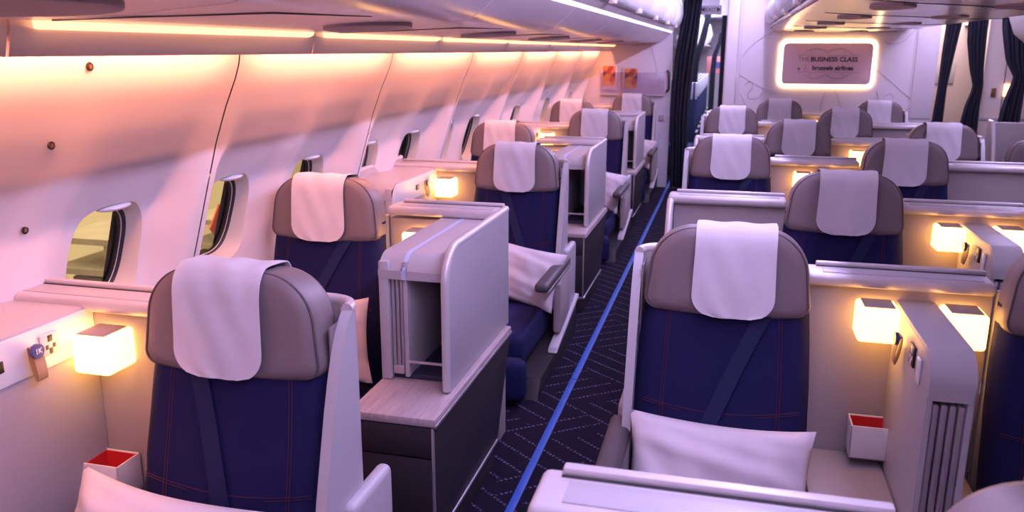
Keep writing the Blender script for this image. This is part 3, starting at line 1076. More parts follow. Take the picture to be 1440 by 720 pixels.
def cabinet(t, x, s, zbot, desk=False, txt=None):
    """console with a tall side panel at local x, opening towards -Y; s: direction from panel to seat"""
    X = lambda d: x + s * d
    yb = 0.20 if desk else 0.13
    prof = arc_profile(yb, -0.655, 1.046, zbot, 0.12) + [(yb, zbot)]
    sp = obj('side_panel', prism(prof, X(0), X(0.028), 'X', 0.002), 'shell', t)
    path = arc_profile(yb + 0.003, -0.658, 1.048, zbot + 0.005, 0.12)
    obj('side_trim', tube([(X(0.013), a, b_) for a, b_ in path], 0.0155, 8), 'trim', sp, smooth=60)
    W = 0.28
    out = arc_profile(0.10, -0.60, 1.008, 0.955, 0.085)
    inn = [(0.10, 0.985)] + [(yy + 0.022, min(zz, 0.985)) for yy, zz in out[1:]]
    obj('cabinet_top', prism(out + inn[::-1], X(0.028), X(W), 'X', 0.002), 'shell', t, smooth=50)
    if not desk:
        # thin blue-white stripe running over the lid
        f0 = arc_profile(0.09, -0.601, 1.0095, 0.957, 0.086)
        obj('lid_stripe', prism(f0 + [(a + 0.001, b_ - 0.001) for a, b_ in f0[::-1]], X(0.176), X(0.192), 'X'), 'lid_blue', t)
    obj('seat_side_wall', box(X(0.243), X(W), -0.598, 0.10, zbot, 0.985, 0.004), 'shell', t)
    obj('inner_wall', box(X(0.176), X(0.192), -0.59, 0.06, 0.56, 0.985, 0.002), 'shell', t)
    obj('cavity_back', box(X(0.03), X(0.176), 0.04, 0.055, 0.56, 0.985, 0.0), 'shell', t)
    obj('cavity_floor', box(X(0.03), X(0.243), -0.57, 0.05, 0.548, 0.565, 0.002), 'inset', t)
    obj('rail', tube([(X(0.03), -0.585, 0.618), (X(0.176), -0.585, 0.618)], 0.006, 8), 'alu', t)
    for i in range(3):
        d = 0.1945 + 0.0162 * i
        sl = obj('tray_leaf', box(X(d), X(d + 0.0128), -0.585, -0.30, 0.60, 0.945 - 0.01 * (i == 1), 0.005, 3), 'slat', t)
    hg = obj('hinge', box(X(0.196), X(0.24), -0.588, -0.55, 0.567, 0.602, 0.006), 'alu', t)
    if desk:
        obj('front_lower_panel', box(X(0.03), X(0.243), -0.585, -0.57, 0.0, 0.556, 0.003), 'shell', t)
        xs = X(W)
        obj('side_fascia', prism(arc_profile(0.098, -0.596, 1.0, 0.885, 0.08) + [(0.098, 0.885)], xs, xs + s * 0.006, 'X', 0.001), 'white', t)
        obj('side_fabric', box(xs, xs + s * 0.003, -0.59, 0.098, 0.02, 0.88, 0.001), 'shell2', t)
        outlet(t, xs + s * 0.006, -0.068, 0.948, s)
        strap(t, xs + s * 0.006, -0.133, 0.965, s, txt)
        obj('reading_light_slot', box(xs + s * 0.006, xs + s * 0.01, -0.255, -0.215, 0.925, 0.955, 0.008, 3), 'black', t)


M['posterred'] = mat('poster_pink_red', (0.6, 0.2, 0.2), 0.6)
M['lid_blue'] = mat('lid_pale_stripe', (0.50, 0.56, 0.80), 0.4)
M['shell2'] = mat('lilac_fabric_panel', (0.33, 0.295, 0.335), 0.7, noise=0.08, nscale=250, bump=0.2, bscale=400)


def divider(t, c):
    """slim centre console between two seats: rounded front, four stowed leaves"""
    hw = 0.055
    out = arc_profile(0.10, -0.40, 0.955, 0.835, 0.085)
    inn = [(0.10, 0.925)] + [(yy + 0.03, min(zz, 0.925)) for yy, zz in out[1:]]
    obj('divider_top', prism(out + inn[::-1], c - hw, c + hw, 'X', 0.004), 'shell', t, smooth=50)
    for s in (-1, 1):
        pr = arc_profile(0.10, -0.395, 0.945, 0.0, 0.08) + [(0.10, 0.0)]
        w = obj('divider_side', prism(pr, c + s * (hw - 0.014), c + s * (hw + 0.001), 'X', 0.003), 'shell', t, smooth=50)
    obj('divider_core', box(c - hw + 0.015, c + hw - 0.015, -0.33, 0.09, 0.0, 0.92, 0.0), 'inset', t)
    for i in range(4):
        d = c - 0.0395 + 0.0205 * i
        obj('tray_leaf', box(d, d + 0.0165, -0.392, -0.332, 0.40, 0.822, 0.006, 3), 'slat', t)
    obj('divider_front', box(c - hw + 0.014, c + hw - 0.014, -0.392, -0.332, 0.0, 0.398, 0.003), 'shell', t)
    for s in (-1, 1):
        xs = c + s * (hw + 0.001)
        strap(t, xs, -0.09, 0.905, s)
        outlet(t, xs, -0.20, 0.885, s, True)
        obj('side_badge', box(xs, xs + s * 0.008, -0.31, -0.275, 0.84, 0.91, 0.014, 3), 'white', t)


def lamp(x, y, label):
    t = thing('wall_lamp', label, 'lamp', (x, y, 0.9), group='cube reading lamps')
    obj('shade', lambda: box(-0.057, 0.057, -0.056, 0.06, -0.052, 0.056, 0.012, 3), 'lamp', t, key='lampshade', smooth=60)
    obj('cap', lambda: box(-0.044, 0.044, -0.044, 0.046, 0.0555, 0.060, 0.002), 'capd', t, key='lampcap')


def pocket(x, y, label):
    t = thing('wall_pocket', label, 'pocket', (x, y, 0.46))
    bm = bmesh.new()
    W, D, H, k = 0.058, 0.048, 0.11, 0.005
    add_box(bm, -W, W, -D, D, 0, 0.006, 0.002)
    for a in ((-W, -W + k, -D, D), (W - k, W, -D, D), (-W, W, -D, -D + k), (-W, W, D - k, D)):
        add_box(bm, *a, 0, H, 0.002)
    obj('tray', bm, 'white', t)
    b2 = bmesh.new()
    for a in ((-W + k, -W + k + 0.002, -D + k, D - k), (W - k - 0.002, W - k, -D + k, D - k), (-W + k, W - k, -D + k, -D + k + 0.002), (-W + k, W - k, D - k - 0.002, D - k)):
        add_box(b2, *a, 0.006, H - 0.004)
    add_box(b2, -W + k, W - k, -D + k, D - k, 0.006, 0.03)
    obj('lining', b2, 'red', t)


# ---------------------------------------------------------------- layout
LA, LW = -1.166, -1.640                 # seat columns on the window side
YA = [1.76, 4.63, 7.50, 10.37]          # aisle-side seats
YW = [3.196, 6.07, 8.94]                # window-side seats
GODD = [2.57, 5.44, 8.31]
GEVEN = [1.03, 3.90, 6.77, 9.64]
GX = (0.022, 0.518, 1.037, 1.530)

la_lab = ['navy seat with grey headrest nearest the camera on the window side', 'navy aisle seat with upright pillow behind the wood-topped console',
          'third navy aisle seat back along the window side', 'last navy aisle seat of the window side, under the leaflet rack']
lc_lab = ['white headrest cover on the nearest window-side seat', 'white headrest cover on the second aisle seat of the window side',
          'white headrest cover on the third aisle seat of the window side', 'white headrest cover on the seat under the leaflet rack']
for i, y in enumerate(YA):
    make_seat(LA, y, la_lab[i], 1, (-0.095, 0.05) if i == 0 else (-0.08, 0.14), group='window-side seats by the aisle')
    make_cover(LA, y, lc_lab[i], i, -0.012 if i == 0 else 0.0)
lw_lab = ['navy seat against the windows beside the nearest open cabinet', 'navy seat against the windows beside the middle open cabinet',
          'navy seat against the windows beside the farthest open cabinet']
lwc = ['white headrest cover on the nearest seat against the windows', 'white headrest cover on the middle seat against the windows',
       'white headrest cover on the farthest seat against the windows']
for i, y in enumerate(YW):
    make_seat(LW, y, lw_lab[i], None, (0.13, -0.17), group='seats against the windows')
    make_cover(LW, y, lwc[i], 4 + i, -0.01)

# window consoles (beside the aisle seats)
wc_lab = ['pale window console with socket and leather strap beside the nearest window-side seat', 'pale window console behind the first window seat, with lamp beside it',
          'pale window console behind the second window seat', 'pale window console in the last row, under the bulkhead']
wl_lab = ['lit cube lamp beside the nearest window-side seat, over the red-lined pocket', 'lit cube lamp by the second window console',
          'lit cube lamp by the third window console', 'farthest lit cube lamp on the window side, below the leaflet rack']
for i, y in enumerate(YA):
    y = min(y, 10.40)
    t = thing('window_console', wc_lab[i], 'console', (LA, y, 0), group='consoles along the windows')
    x0, x1 = -1.98 - LA, -0.24
    back_panel(t, x0, x1)
    ledge(t, x0, x1)
    cabinet(t, x0, 1, 0.0, True, '1K' if i == 0 else None)
    lamp(-1.616, y + 0.035, wl_lab[i])
pocket(-1.645, 1.76 + 0.045, 'small pale pocket with red lining below the nearest window-side lamp')

# aisle cabinets (beside the window seats)
ac_lab = ['open cabinet on wood-topped console between the nearest two window-side rows', 'second open cabinet back along the left aisle', 'third open cabinet, farthest along the left aisle']
al_lab = ['lit cube lamp half hidden behind the nearest open cabinet', 'lit cube lamp half hidden behind the second open cabinet', 'lit cube lamp half hidden behind the third open cabinet']
for i, y in enumerate(YW):
    t = thing('aisle_cabinet', ac_lab[i], 'cabinet', (-0.87, y, 0), group='open cabinets along the left aisle')
    x0, x1 = LW + 0.24 + 0.87, -0.0
    back_panel(t, x0, x1 - 0.036)
    ledge(t, x0, x1 - 0.036, dz=0.018)
    cabinet(t, -0.006, -1, 0.548)
    wt = obj('wood_top', box(-0.29, 0.015, -0.875, 0.10, 0.515, 0.545, 0.006), 'wood', t)
    obj('edge_strip', box(0.012, 0.018, -0.872, 0.10, 0.512, 0.524, 0.002), 'alu', wt)
    obj('base', prism([(-0.86, 0.115), (-0.1, 0.115), (0.09, 0.47), (0.09, 0.514), (-0.86, 0.514)], -0.285, 0.008, 'X', 0.002), 'dgrey', t)
    obj('drawer_front', box(-0.283, 0.0, -0.872, -0.861, 0.405, 0.512, 0.003), 'dgrey', t)
    obj('lower_front', box(-0.283, 0.0, -0.872, -0.861, 0.118, 0.398, 0.003), 'dgrey', t)
    obj('corner_strip', box(0.0, 0.008, -0.874, -0.861, 0.118, 0.512, 0.002), 'alu', t)
    obj('kick_strip', box(-0.28, 0.012, -0.862, -0.105, 0.100, 0.114, 0.003), 'alu', t)
    obj('kick_panel', box(-0.27, -0.002, -0.85, -0.13, 0.0, 0.0995, 0.002), 'dgrey', t)
    lamp(-1.245, y + 0.035, al_lab[i])

# centre seats
ROWS = sorted([(y, 'o') for y in GODD] + [(y, 'e') for y in GEVEN])
RN = ['half hidden front', 'first full', 'second', 'third', 'fourth', 'fifth', 'last']
seed = 10
for ri, (y, kind) in enumerate(ROWS):
    xl, xr = (GX[0], GX[2]) if kind == 'o' else (GX[1], GX[3])
    rn = RN[ri]
    c = (xl + xr) / 2 + 0.058
    make_seat(xl, y, 'navy seat with grey headrest, left one of the %s middle row' % rn, -1 if kind == 'o' else None, (0.13, -0.11), group='middle block seats')
    make_cover(xl, y, 'white headrest cover on the left seat of the %s middle row' % rn, seed % 8, 0.02 if ri == 1 else 0.0)
    seed += 1
    make_seat(xr, y, 'navy seat with grey headrest, right one of the %s middle row' % rn, 1 if kind == 'e' else None, (0.13, -0.11), group='middle block seats')
    make_cover(xr, y, 'white headrest cover on the right seat of the %s middle row' % rn, seed % 8, -0.01)
    seed += 1
    # console between the two seats
    t = thing('centre_console', 'taupe console with slim divider between the %s middle row seats' % rn, 'console', (c, y, 0), group='consoles between middle seats')
    x0, x1 = xl + 0.24 - c, xr - 0.24 - c
    back_panel(t, x0, x1)
    ledge(t, x0, x1)
    divider(t, 0.0)
    obj('foot_tunnel_lid', box(x0 + 0.03, -0.058, -0.60, 0.098, 0.395, 0.435, 0.008), 'taupe', t)
    obj('foot_tunnel_lid', box(0.058, x1 - 0.03, -0.60, 0.098, 0.395, 0.435, 0.008), 'taupe', t)
    lamp(c - 0.119, y + 0.035, 'lit cube lamp left of the divider in the %s middle row' % rn)
    lamp(c + 0.119, y + 0.035, 'lit cube lamp right of the divider in the %s middle row' % rn)
    # plain end console
    s = -1 if kind == 'e' else 1
    xe0, xe1 = (-0.262, xl - 0.24) if kind == 'e' else (xr + 0.24, 1.80)
    xc = (xe0 + xe1) / 2
    t = thing('end_console', 'plain grey partition with pale ledge, %s end of the %s middle row' % ('left' if s < 0 else 'right', rn), 'partition', (xc, y, 0), group='plain end partitions of the middle block')
    hw = (xe1 - xe0) / 2
    back_panel(t, -hw + 0.03 * (s < 0), hw - 0.03 * (s > 0))
    ledge(t, -hw, hw)
    pr = [(0.185, 0.0), (0.185, 1.005), (0.09, 1.008), (0.05, 0.995), (-0.02, 0.85), (-0.09, 0.6), (-0.14, 0.4), (-0.16, 0.0)]
    xa = s * hw
    ew = obj('end_wing', prism(pr, xa - s * 0.028, xa, 'X', 0.002), 'shell', t)
    obj('wing_trim', tube([(xa - s * 0.014, a, b_) for a, b_ in pr[1:]], 0.0165, 8), 'trim', ew, smooth=60)

pocket(GX[0] + 0.272 + 0.19, 2.57 + 0.045, 'small pale pocket with red lining left of the nearest centre divider')

# right-hand column: one seat behind a tall partition at the picture's right edge
t = thing('seat_partition', 'tall pinkish seat partition at the far right of the cabin', 'partition', (2.40, 7.65, 0))
obj('screen', box(-0.30, 0.6, 0.0, 0.06, 0.0, 1.13, 0.01), 'taupe', t)
obj('wing', prism([(0.06, 0.0), (0.06, 1.13), (-0.05, 1.13), (-0.12, 1.0), (-0.3, 0.5), (-0.3, 0.0)], -0.335, -0.305, 'X', 0.004), 'shell', t)
obj('wing_trim', tube([(-0.32, 0.06, 1.135), (-0.32, -0.05, 1.135), (-0.32, -0.12, 1.0), (-0.32, -0.3, 0.5), (-0.32, -0.3, 0.05)], 0.016), 'trim', t)
make_seat(2.40, 7.42, 'navy seat half out of frame in front of the tall right partition', None, (0.05, -0.05))['group'] = 'right-hand seats'
make_cover(2.40, 7.42, 'white headrest cover on the half-seen seat at the right edge', 3)
for o in list(bpy.data.objects):
    if o.parent is None and o.get('label', '').endswith(('tall right partition', 'seen seat at the right edge')):
        o.location.z -= 0.16

# ---------------------------------------------------------------- pillows
def pillow(x, y, z, rot, label, seed, sc=1.0):
    o = obj('pillow', pillow_bm(seed=seed), 'pillow', None, (x, y, z), rot, smooth=80)
    o.scale = (sc, sc, sc)
    tag(o, label, 'pillow', 'white pillows')


pillow(0.028, 2.57 - 0.235, 0.445, (R(-20), R(1), R(0)), 'white pillow on the nearest middle seat, partly behind the pale ledge', 1, 1.05)
pillow(-1.29, 1.76 - 0.26, 0.49, (R(-24), R(4), R(-3)), 'white pillow at the bottom edge on the nearest window-side seat', 2, 1.03)
pillow(-1.09, 4.63 - 0.29, 0.49, (R(-20), R(9), R(-6)), 'white pillow leaning on the second aisle seat beside the open cabinet', 3, 0.95)
pillow(-1.62, 3.196 - 0.25, 0.52, (R(-16), R(-6), R(4)), 'warm-lit pillow on the nearest seat against the windows', 4, 1.0)
pillow(-1.12, 7.50 - 0.27, 0.52, (R(-12), R(12), R(-6)), 'white pillow on the third aisle seat of the window side', 5, 1.0)
pillow(-1.12, 10.37 - 0.27, 0.52, (R(-12), R(10), R(-6)), 'white pillow on the last aisle seat of the window side', 6, 1.0)

# ================================================================ FAR END
bk = struct(obj('wall_back_centre', box(0.045, 2.20, YB, YB + 0.10, 0, 2.46, 0.004), 'bulk'), 'pale lilac bulkhead with fine curling line print behind the middle seats')
obj('edge_post', box(-0.10, 0.042, YB - 0.03, YB + 0.12, 0, 2.46, 0.02, 3), 'bulk', bk)
obj('edge_post', box(1.97, 2.20, YB - 0.012, YB - 0.001, 0.95, 2.2, 0.004), 'bulk', bk)


def bez(pts, n=14):
    out = []
    for i in range(0, len(pts) - 3, 3):
        p = [Vector(q) for q in pts[i:i + 4]]
        for k in range(n):
            t = k / n
            out.append(p[0] * (1 - t) ** 3 + 3 * p[1] * t * (1 - t) ** 2 + 3 * p[2] * t * t * (1 - t) + p[3] * t ** 3)
    out.append(Vector(pts[-1]))
    return out


def lines(parent, y, curves, m='line', r=0.0055, name='line_print'):
    for c in curves:
        pts = [(p.x, y, p.y) for p in bez([(a, b_) for a, b_ in c])]
        obj(name, tube(pts, r, 5, flat=0.3), m, parent)


lines(bk, YB - 0.001, [
    [(0.10, 1.62), (0.16, 1.75), (0.30, 1.85), (0.45, 1.92)],
    [(0.15, 1.30), (0.22, 1.40), (0.28, 1.30), (0.20, 1.22), (0.12, 1.12), (0.35, 1.10), (0.36, 1.25)],
    [(0.08, 1.42), (0.25, 1.30), (0.45, 1.22), (0.55, 1.20)],
    [(0.10, 1.20), (0.18, 1.05), (0.22, 0.95), (0.26, 0.80)],
    [(1.05, 1.24), (1.0, 1.10), (1.0, 1.0), (1.02, 0.85)], [(1.16, 1.24), (1.24, 1.1), (1.25, 1.0), (1.22, 0.85)],
    [(1.58, 1.48), (1.75, 1.36), (1.9, 1.2), (2.08, 1.10)],
    [(2.0, 1.06), (1.8, 1.02), (1.62, 1.10), (1.70, 1.20), (1.74, 1.24), (1.80, 1.22), (1.78, 1.16)],
    [(1.62, 1.80), (1.75, 1.72), (1.88, 1.80), (1.96, 1.98)], [(1.60, 1.25), (1.64, 1.12), (1.7, 1.0), (1.85, 0.9)]])
lines(bk, YB - 0.001, [[(0.075, 0.8), (0.075, 1.2), (0.075, 1.7), (0.075, 2.4)], [(1.95, 0.8), (1.95, 1.2), (1.95, 1.7), (1.95, 2.4)]], r=0.003)


def rrect(cx, cz, w, h, r, n=6):
    p = []
    for sx, sz, a in ((1, 1, 0), (-1, 1, 90), (-1, -1, 180), (1, -1, 270)):
        p += arc(cx + sx * (w - r), cz + sz * (h - r), r, a, a + 90, n)
    return p


sg = thing('lit_sign', 'backlit rounded class sign glowing on the far bulkhead', 'sign', (1.035, YB - 0.002, 1.55))
obj('backlight', prism(rrect(0, 0, 0.525, 0.272, 0.075), -0.022, 0.0, 'Y', 0.006), 'glow', sg)
fc = obj('face', prism(rrect(0, 0, 0.484, 0.232, 0.05), -0.040, -0.023, 'Y', 0.003), 'signface', sg)
yt = -0.0412


def sign_text(s, size, x, z, bold, m, al='LEFT'):
    tb = text_bm(s, size, bold, 0.0006, al)
    bmesh.ops.transform(tb, matrix=Matrix.Translation((x, yt, z)), verts=tb.verts)
    return obj('lettering', tb, m, fc, smooth=0)


sign_text('THE', 0.070, -0.315, 0.048, -0.0008, 'inkgrey')
sign_text('BUSINESS CLASS', 0.070, -0.178, 0.048, 0.0022, 'ink')
sign_text('by', 0.036, -0.315, -0.055, 0.001, 'ink')
sign_text('brussels airlines', 0.070, -0.155, -0.048, 0.0022, 'ink')
# dotted red letter mark
for i in range(9):
    a = i / 8
    if i < 5:
        px, pz = -0.245 + 0.006 * i, -0.078 + 0.017 * i
    else:
        aa = R(200 - 95 * (i - 4))
        px, pz = -0.216 + 0.017 * math.cos(aa), -0.060 + 0.017 * math.sin(aa)
    obj('mark_dot', cyl((px, yt, pz), 0.0045, 0.0012, 'Y', 10), 'inkred', fc)
fl = []
for s in (-1, 1):
    fl += [[(0.0, 0.12), (s * 0.05, 0.16), (s * 0.11, 0.17), (s * 0.15, 0.165), (s * 0.21, 0.155), (s * 0.2, 0.11), (s * 0.15, 0.12)],
           [(0.0, 0.12), (s * 0.06, 0.19), (s * 0.16, 0.19), (s * 0.22, 0.14), (s * 0.25, 0.11), (s * 0.27, 0.10), (s * 0.30, 0.095)],
           [(0.0, -0.115), (s * 0.05, -0.155), (s * 0.11, -0.165), (s * 0.15, -0.16), (s * 0.21, -0.15), (s * 0.2, -0.105), (s * 0.15, -0.115)],
           [(0.0, -0.115), (s * 0.06, -0.185), (s * 0.16, -0.185), (s * 0.22, -0.135), (s * 0.25, -0.105), (s * 0.27, -0.095), (s * 0.30, -0.09)]]
fl += [[(-0.32, 0.094), (-0.1, 0.094), (0.1, 0.094), (0.36, 0.094)], [(-0.32, -0.094), (-0.1, -0.094), (0.1, -0.094), (0.36, -0.094)]]
lines(fc, yt, fl, 'inkgrey', 0.0022, 'flourish')

# left bulkhead
bl = struct(obj('wall_back_left', box(-2.05, -0.735, 10.66, 10.74, 0, 2.46, 0.004), 'bulk'), 'pale lilac bulkhead with line print at the end of the window side')
lines(bl, 10.659, [[(-1.5, 1.12), (-1.3, 1.0), (-1.0, 1.05), (-0.76, 0.98)], [(-1.05, 1.9), (-0.95, 1.6), (-0.9, 1.5), (-0.92, 1.35)],
                   [(-1.0, 1.3), (-0.85, 1.15), (-0.8, 1.45), (-1.0, 1.40)], [(-0.95, 0.4), (-0.85, 0.6), (-0.8, 0.8), (-0.76, 0.9)]], r=0.004)
hd = tag(obj('grab_handle', tube([(0, 0, 0.12), (0, -0.035, 0.12), (0.02, -0.04, 0.09), (0.025, -0.04, -0.10), (0.0, -0.035, -0.13), (0, 0, -0.13)], 0.014, 8), 'black', None, (-0.775, 10.658, 1.33)), 'black grab handle on the left bulkhead beside the curtain', 'handle')
rk = thing('leaflet_rack', 'clear shallow leaflet rack on the left bulkhead', 'rack', (-1.2, 10.655, 1.31))
obj('front_rail', box(-0.40, 0.40, -0.055, -0.05, -0.15, 0.12, 0.002), 'clear', rk)
obj('tray', box(-0.40, 0.40, -0.055, 0.0, -0.165, -0.15, 0.003), 'shell', rk)
for xx, zz, lab in ((-1.50, 1.375, 'left'), (-1.225, 1.345, 'right')):
    lf = thing('menu_leaflet', 'small leaflet with food picture, %s one in the bulkhead rack' % lab, 'leaflet', (xx, 10.635, zz))
    obj('card', box(-0.105, 0.105, -0.004, 0.004, -0.165, 0.145, 0.001), 'cloth', lf)
    obj('picture', box(-0.078, 0.078, -0.006, -0.004, -0.115, 0.13, 0.0), 'leaflet', lf)
em = thing('wall_emblem', 'small dark round latch on the left bulkhead', 'latch', (-0.83, 10.655, 0.87))
obj('plate', box(-0.03, 0.03, -0.01, 0.0, -0.04, 0.04, 0.012, 3), 'grille', em)
obj('ring', tube([(0.016 * math.cos(a), -0.012, 0.016 * math.sin(a)) for a in [2 * math.pi * i / 14 for i in range(14)]], 0.004, 6, True), 'alu', em)


# curtains
def curtain(name_label, path, z_top, y, folds=7, depth=0.03):
    """path: list of (z, x0, x1): gathered cloth between x0 and x1 at each height"""
    zs = [p[0] for p in path]

    def f(u, v):
        z = zs[0] + (zs[-1] - zs[0]) * v
        x0 = lerp_table([(p[0], p[1]) for p in sorted(path)], z)
        x1 = lerp_table([(p[0], p[2]) for p in sorted(path)], z)
        w = x1 - x0
        return (x0 + w * u, y + depth * (math.sin(u * folds * 2 * math.pi + 1.2 * v) + 0.7 * math.sin(u * folds * 3.7 + 2.3 * v + 1)) * (0.4 + 0.4 * min(1, w / 0.3)), z)
    o = obj('curtain', grid(f, folds * 8, 26, 0.006), 'curtain', None, smooth=80)
    tag(o, name_label, 'curtain', 'navy cabin curtains')
    return o


curtain('dark navy curtain gathered at the left aisle beside the left bulkhead', [(2.42, -0.62, -0.40), (2.2, -0.62, -0.41), (1.9, -0.66, -0.43), (1.6, -0.70, -0.46), (1.3, -0.715, -0.48), (0.9, -0.715, -0.50), (0.4, -0.69, -0.49), (0.02, -0.68, -0.47)], 2.4, 10.58, 5, 0.035)
curtain('narrow dark curtain tied back in the aisle beyond, nearest one', [(2.3, -0.46, -0.36), (2.15, -0.45, -0.36), (1.8, -0.52, -0.43), (1.55, -0.60, -0.50), (1.0, -0.62, -0.52), (0.01, -0.62, -0.52)], 2.3, 13.0, 3, 0.02)
curtain('short dark curtain tied back in the aisle beyond, farther one', [(2.0, -0.27, -0.20), (1.85, -0.29, -0.22), (1.6, -0.37, -0.29), (1.3, -0.39, -0.30), (0.75, -0.39, -0.30), (0.01, -0.39, -0.30)], 2.0, 15.4, 3, 0.02)
curtain('slim black curtain edge against the centre bulkhead post', [(2.1, -0.16, -0.112), (1.5, -0.155, -0.108), (0.1, -0.15, -0.106)], 2.1, 10.55, 2, 0.012)
# right doorway: curtains, galley wall and cream panel
curtain('dark curtain right beside the centre bulkhead edge, tied open', [(2.05, 2.28, 2.44), (1.7, 2.27, 2.40), (1.3, 2.27, 2.36), (0.9, 2.25, 2.36), (0.05, 2.25, 2.40)], 2.05, 10.56, 4, 0.02)
curtain('navy curtain pinched at its middle before the taupe galley wall', [(2.12, 2.48, 2.68), (1.8, 2.50, 2.69), (1.5, 2.56, 2.70), (1.3, 2.62, 2.72), (1.1, 2.56, 2.71), (0.85, 2.53, 2.72), (0.05, 2.50, 2.74)], 2.1, 10.5, 5, 0.025)
curtain('navy curtain pinched at its middle near the right edge', [(2.16, 2.70, 2.96), (1.9, 2.73, 2.98), (1.6, 2.80, 3.0), (1.42, 2.90, 3.02), (1.2, 2.84, 3.02), (0.9, 2.80, 3.02), (0.05, 2.78, 3.04)], 2.2, 10.1, 5, 0.025)
struct(obj('wall_back_galley', box(2.20, 3.4, 11.6, 11.66, 0, 2.46, 0.0), 'galley'), 'taupe galley wall seen between the curtains')
gp = tag(obj('notice_panel', box(2.38, 2.66, 11.585, 11.598, 1.30, 1.56, 0.004), 'shell2'), 'small pale notice panel on the taupe galley wall', 'panel')
ww = struct(obj('wall_back_right', box(2.74, 3.56, 10.62, 10.70, 0, 2.46, 0.004), 'cream'), 'cream lavatory wall between the right curtains')
obj('panel_moulding', box(2.76, 3.5, 10.605, 10.62, 0.93, 0.96, 0.005), 'shell', ww)
obj('panel_seam', box(2.955, 2.963, 10.615, 10.621, 0, 2.4, 0.0), 'seam', ww)
lk = thing('door_latch', 'small brass latch plate on the cream wall at right', 'latch', (2.86, 10.61, 1.24))
obj('plate', box(-0.025, 0.025, -0.012, 0, -0.05, 0.05, 0.006), 'brass', lk)
ls = thing('wall_light', 'small warm lit panel on the cream wall at right', 'light', (2.99, 10.61, 1.27))
obj('diffuser', box(-0.035, 0.035, -0.014, 0, -0.07, 0.07, 0.005), 'tube', ls)
fr_ = thing('wall_notice', 'small dark-framed notice on the cream wall at right', 'notice', (3.08, 10.61, 1.28))
obj('frame', box(-0.04, 0.04, -0.012, 0, -0.075, 0.075, 0.004), 'black', fr_)
obj('sheet', box(-0.03, 0.03, -0.014, -0.01, -0.062, 0.062, 0.0), 'white', fr_)
struct(obj('trim_1', box(2.70, 2.735, 10.72, 11.58, 2.0, 2.46, 0.0), 'cream'), 'cream header beside the galley')

struct(obj('ceiling_doorway', box(1.25, 3.6, 10.55, 11.7, 2.47, 2.52, 0), 'ceil'), 'pale ceiling over the right doorway')
# exit sign in the left aisle
ex = thing('exit_sign', 'small lilac exit sign hanging over the left aisle', 'sign', (-0.30, 10.62, 2.165))
obj('plate', box(-0.125, 0.125, -0.012, 0.012, -0.052, 0.052, 0.006), 'shell', ex)
tb = text_bm('\u25C4EXIT\u25BA', 0.062, 0.001, 0.0006)
bmesh.ops.transform(tb, matrix=Matrix.Translation((0, -0.0128, 0.0)), verts=tb.verts)
obj('lettering', tb, 'ink', ex, smooth=0)
obj('hanger', box(-0.1, 0.1, -0.008, 0.008, 0.052, 0.30, 0.0), 'ceil', ex)

# ---------------------------------------------------------------- economy cabin beyond
struct(obj('ceiling_rear', box(-2.0, 1.2, 10.75, 26, 2.55, 2.6, 0), 'ceil'), 'pale ceiling of the cabin beyond')
struct(obj('wall_rear', box(-2.0, 1.2, 26, 26.1, 0, 2.6, 0), 'bulk'), 'far end wall of the cabin beyond')
struct(obj('wall_rear_left', box(-2.05, -2.0, 10.75, 26, 0, 2.6, 0), 'panel'), 'left wall of the cabin beyond')
struct(obj('wall_rear_right', box(1.15, 1.2, 10.75, 26, 0, 2.6, 0), 'bulk'), 'right side of the cabin beyond')
for i, (y0_, y1_) in enumerate(((10.8, 15.8), (15.82, 20.8), (20.82, 25.9))):
    t = thing('overhead_bin', '%s white overhead bin in the cabin beyond the curtain' % ORD[i], 'overhead bin', (-1.2, (y0_ + y1_) / 2, 1.7), group='bins beyond the curtain')
    L = (y1_ - y0_) / 2
    obj('body', prism([(-0.75, 0.05), (0.35, 0.08), (0.55, 0.2), (0.62, 0.4), (0.55, 0.65), (0.4, 0.8), (-0.75, 0.8)], -L, L, 'Y', 0.01), 'bin', t)
    obj('lip', box(0.45, 0.57, -L, L, 0.09, 0.125, 0.01), 'soffit', t)
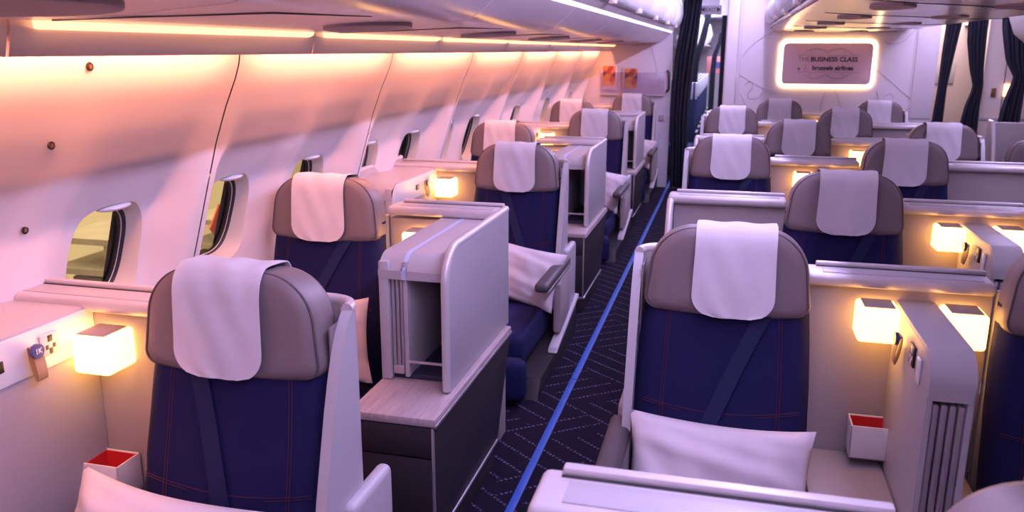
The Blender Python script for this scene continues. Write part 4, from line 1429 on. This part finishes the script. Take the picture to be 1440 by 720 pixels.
for i in range(7):
    y = 12.2 + 0.82 * i
    for side, x in (('left', -0.70), ('right', 0.17)):
        t = thing('economy_seat', 'navy economy seat beyond the curtain, %s row on the %s of the aisle' % (ORD[i], side), 'seat', (x, y, 0), group='economy seats beyond the curtain')
        obj('backrest', lambda: box(-0.23, 0.23, 0.0, 0.10, 0.35, 1.24, 0.04, 3), 'econavy', t, key='ecoback')
        obj('headrest_cloth', lambda: box(-0.236, 0.236, -0.012, 0.112, 1.02, 1.255, 0.012, 2), 'stripe', t, key='ecocloth')
        obj('seat_cushion', lambda: box(-0.23, 0.23, -0.45, 0.0, 0.3, 0.42, 0.03, 3), 'econavy', t, key='ecocush')
        obj('armrest', lambda: box(0.235, 0.275, -0.4, 0.05, 0.56, 0.60, 0.012), 'dgrey', t, key='ecoarm%s' % side) if side == 'left' else obj('armrest', lambda: box(-0.275, -0.235, -0.4, 0.05, 0.56, 0.60, 0.012), 'dgrey', t, key='ecoarm%s' % side)
        obj('frame', lambda: box(-0.2, 0.2, -0.35, 0.05, 0.0, 0.3, 0.01), 'dgrey', t, key='ecoframe')
t = thing('wall_poster', 'red panel with round blue mark far down the cabin beyond', 'poster', (-0.42, 21.0, 1.35))
obj('sheet', box(-0.2, 0.2, 0, 0.02, -0.2, 0.2, 0.01), 'posterred', t)
obj('disc', cyl((0.06, -0.004, 0.0), 0.08, 0.008, 'Y', 24), 'badge', t)

# ---------------------------------------------------------------- outside the windows
hg_ = struct(obj('wall_outside', box(-9.1, -9.0, -6, 34, -3, 6, 0), 'hangar'), 'pale yellow building across the apron')
struct(obj('floor_outside', box(-9, -2.6, -6, 34, -3.05, -3.0, 0), 'apron'), 'concrete apron below the windows')


def scaffold(x, y, z, w, h, label):
    t = thing('service_stand', label, 'service stand', (x, y, -3.0))
    for dx in (0, 0.6):
        for dy in (0, w):
            obj('post', box(dx - 0.03, dx + 0.03, dy - 0.03, dy + 0.03, 0, 3 + z + h, 0), 'steel', t)
    for k in range(4):
        zz = 3 + z - 0.3 + (h + 0.3) * k / 3
        obj('deck', box(-0.05, 0.65, -0.05, w + 0.05, zz, zz + 0.06, 0), 'steel', t)
    obj('cabinet', box(0.05, 0.55, 0.1, w * 0.55, 3 + z, 3 + z + h * 0.4, 0.01), 'apron', t)


scaffold(-6.3, 6.55, -0.75, 0.9, 0.62, 'grey service stand outside the nearest window')
scaffold(-6.3, 8.6, -0.95, 1.1, 0.6, 'grey service stand outside the second window')
t = thing('warning_board', 'orange diamond board outside the second window', 'sign', (-4.6, 6.70, -3.0))
obj('post', box(-0.03, 0.03, -0.03, 0.03, 0, 2.8, 0), 'steel', t)
obj('board', prism([(-0.17, 3.1), (0, 2.9), (0.17, 3.1), (0, 3.3)], 0.035, 0.05, 'X'), 'orange', t)
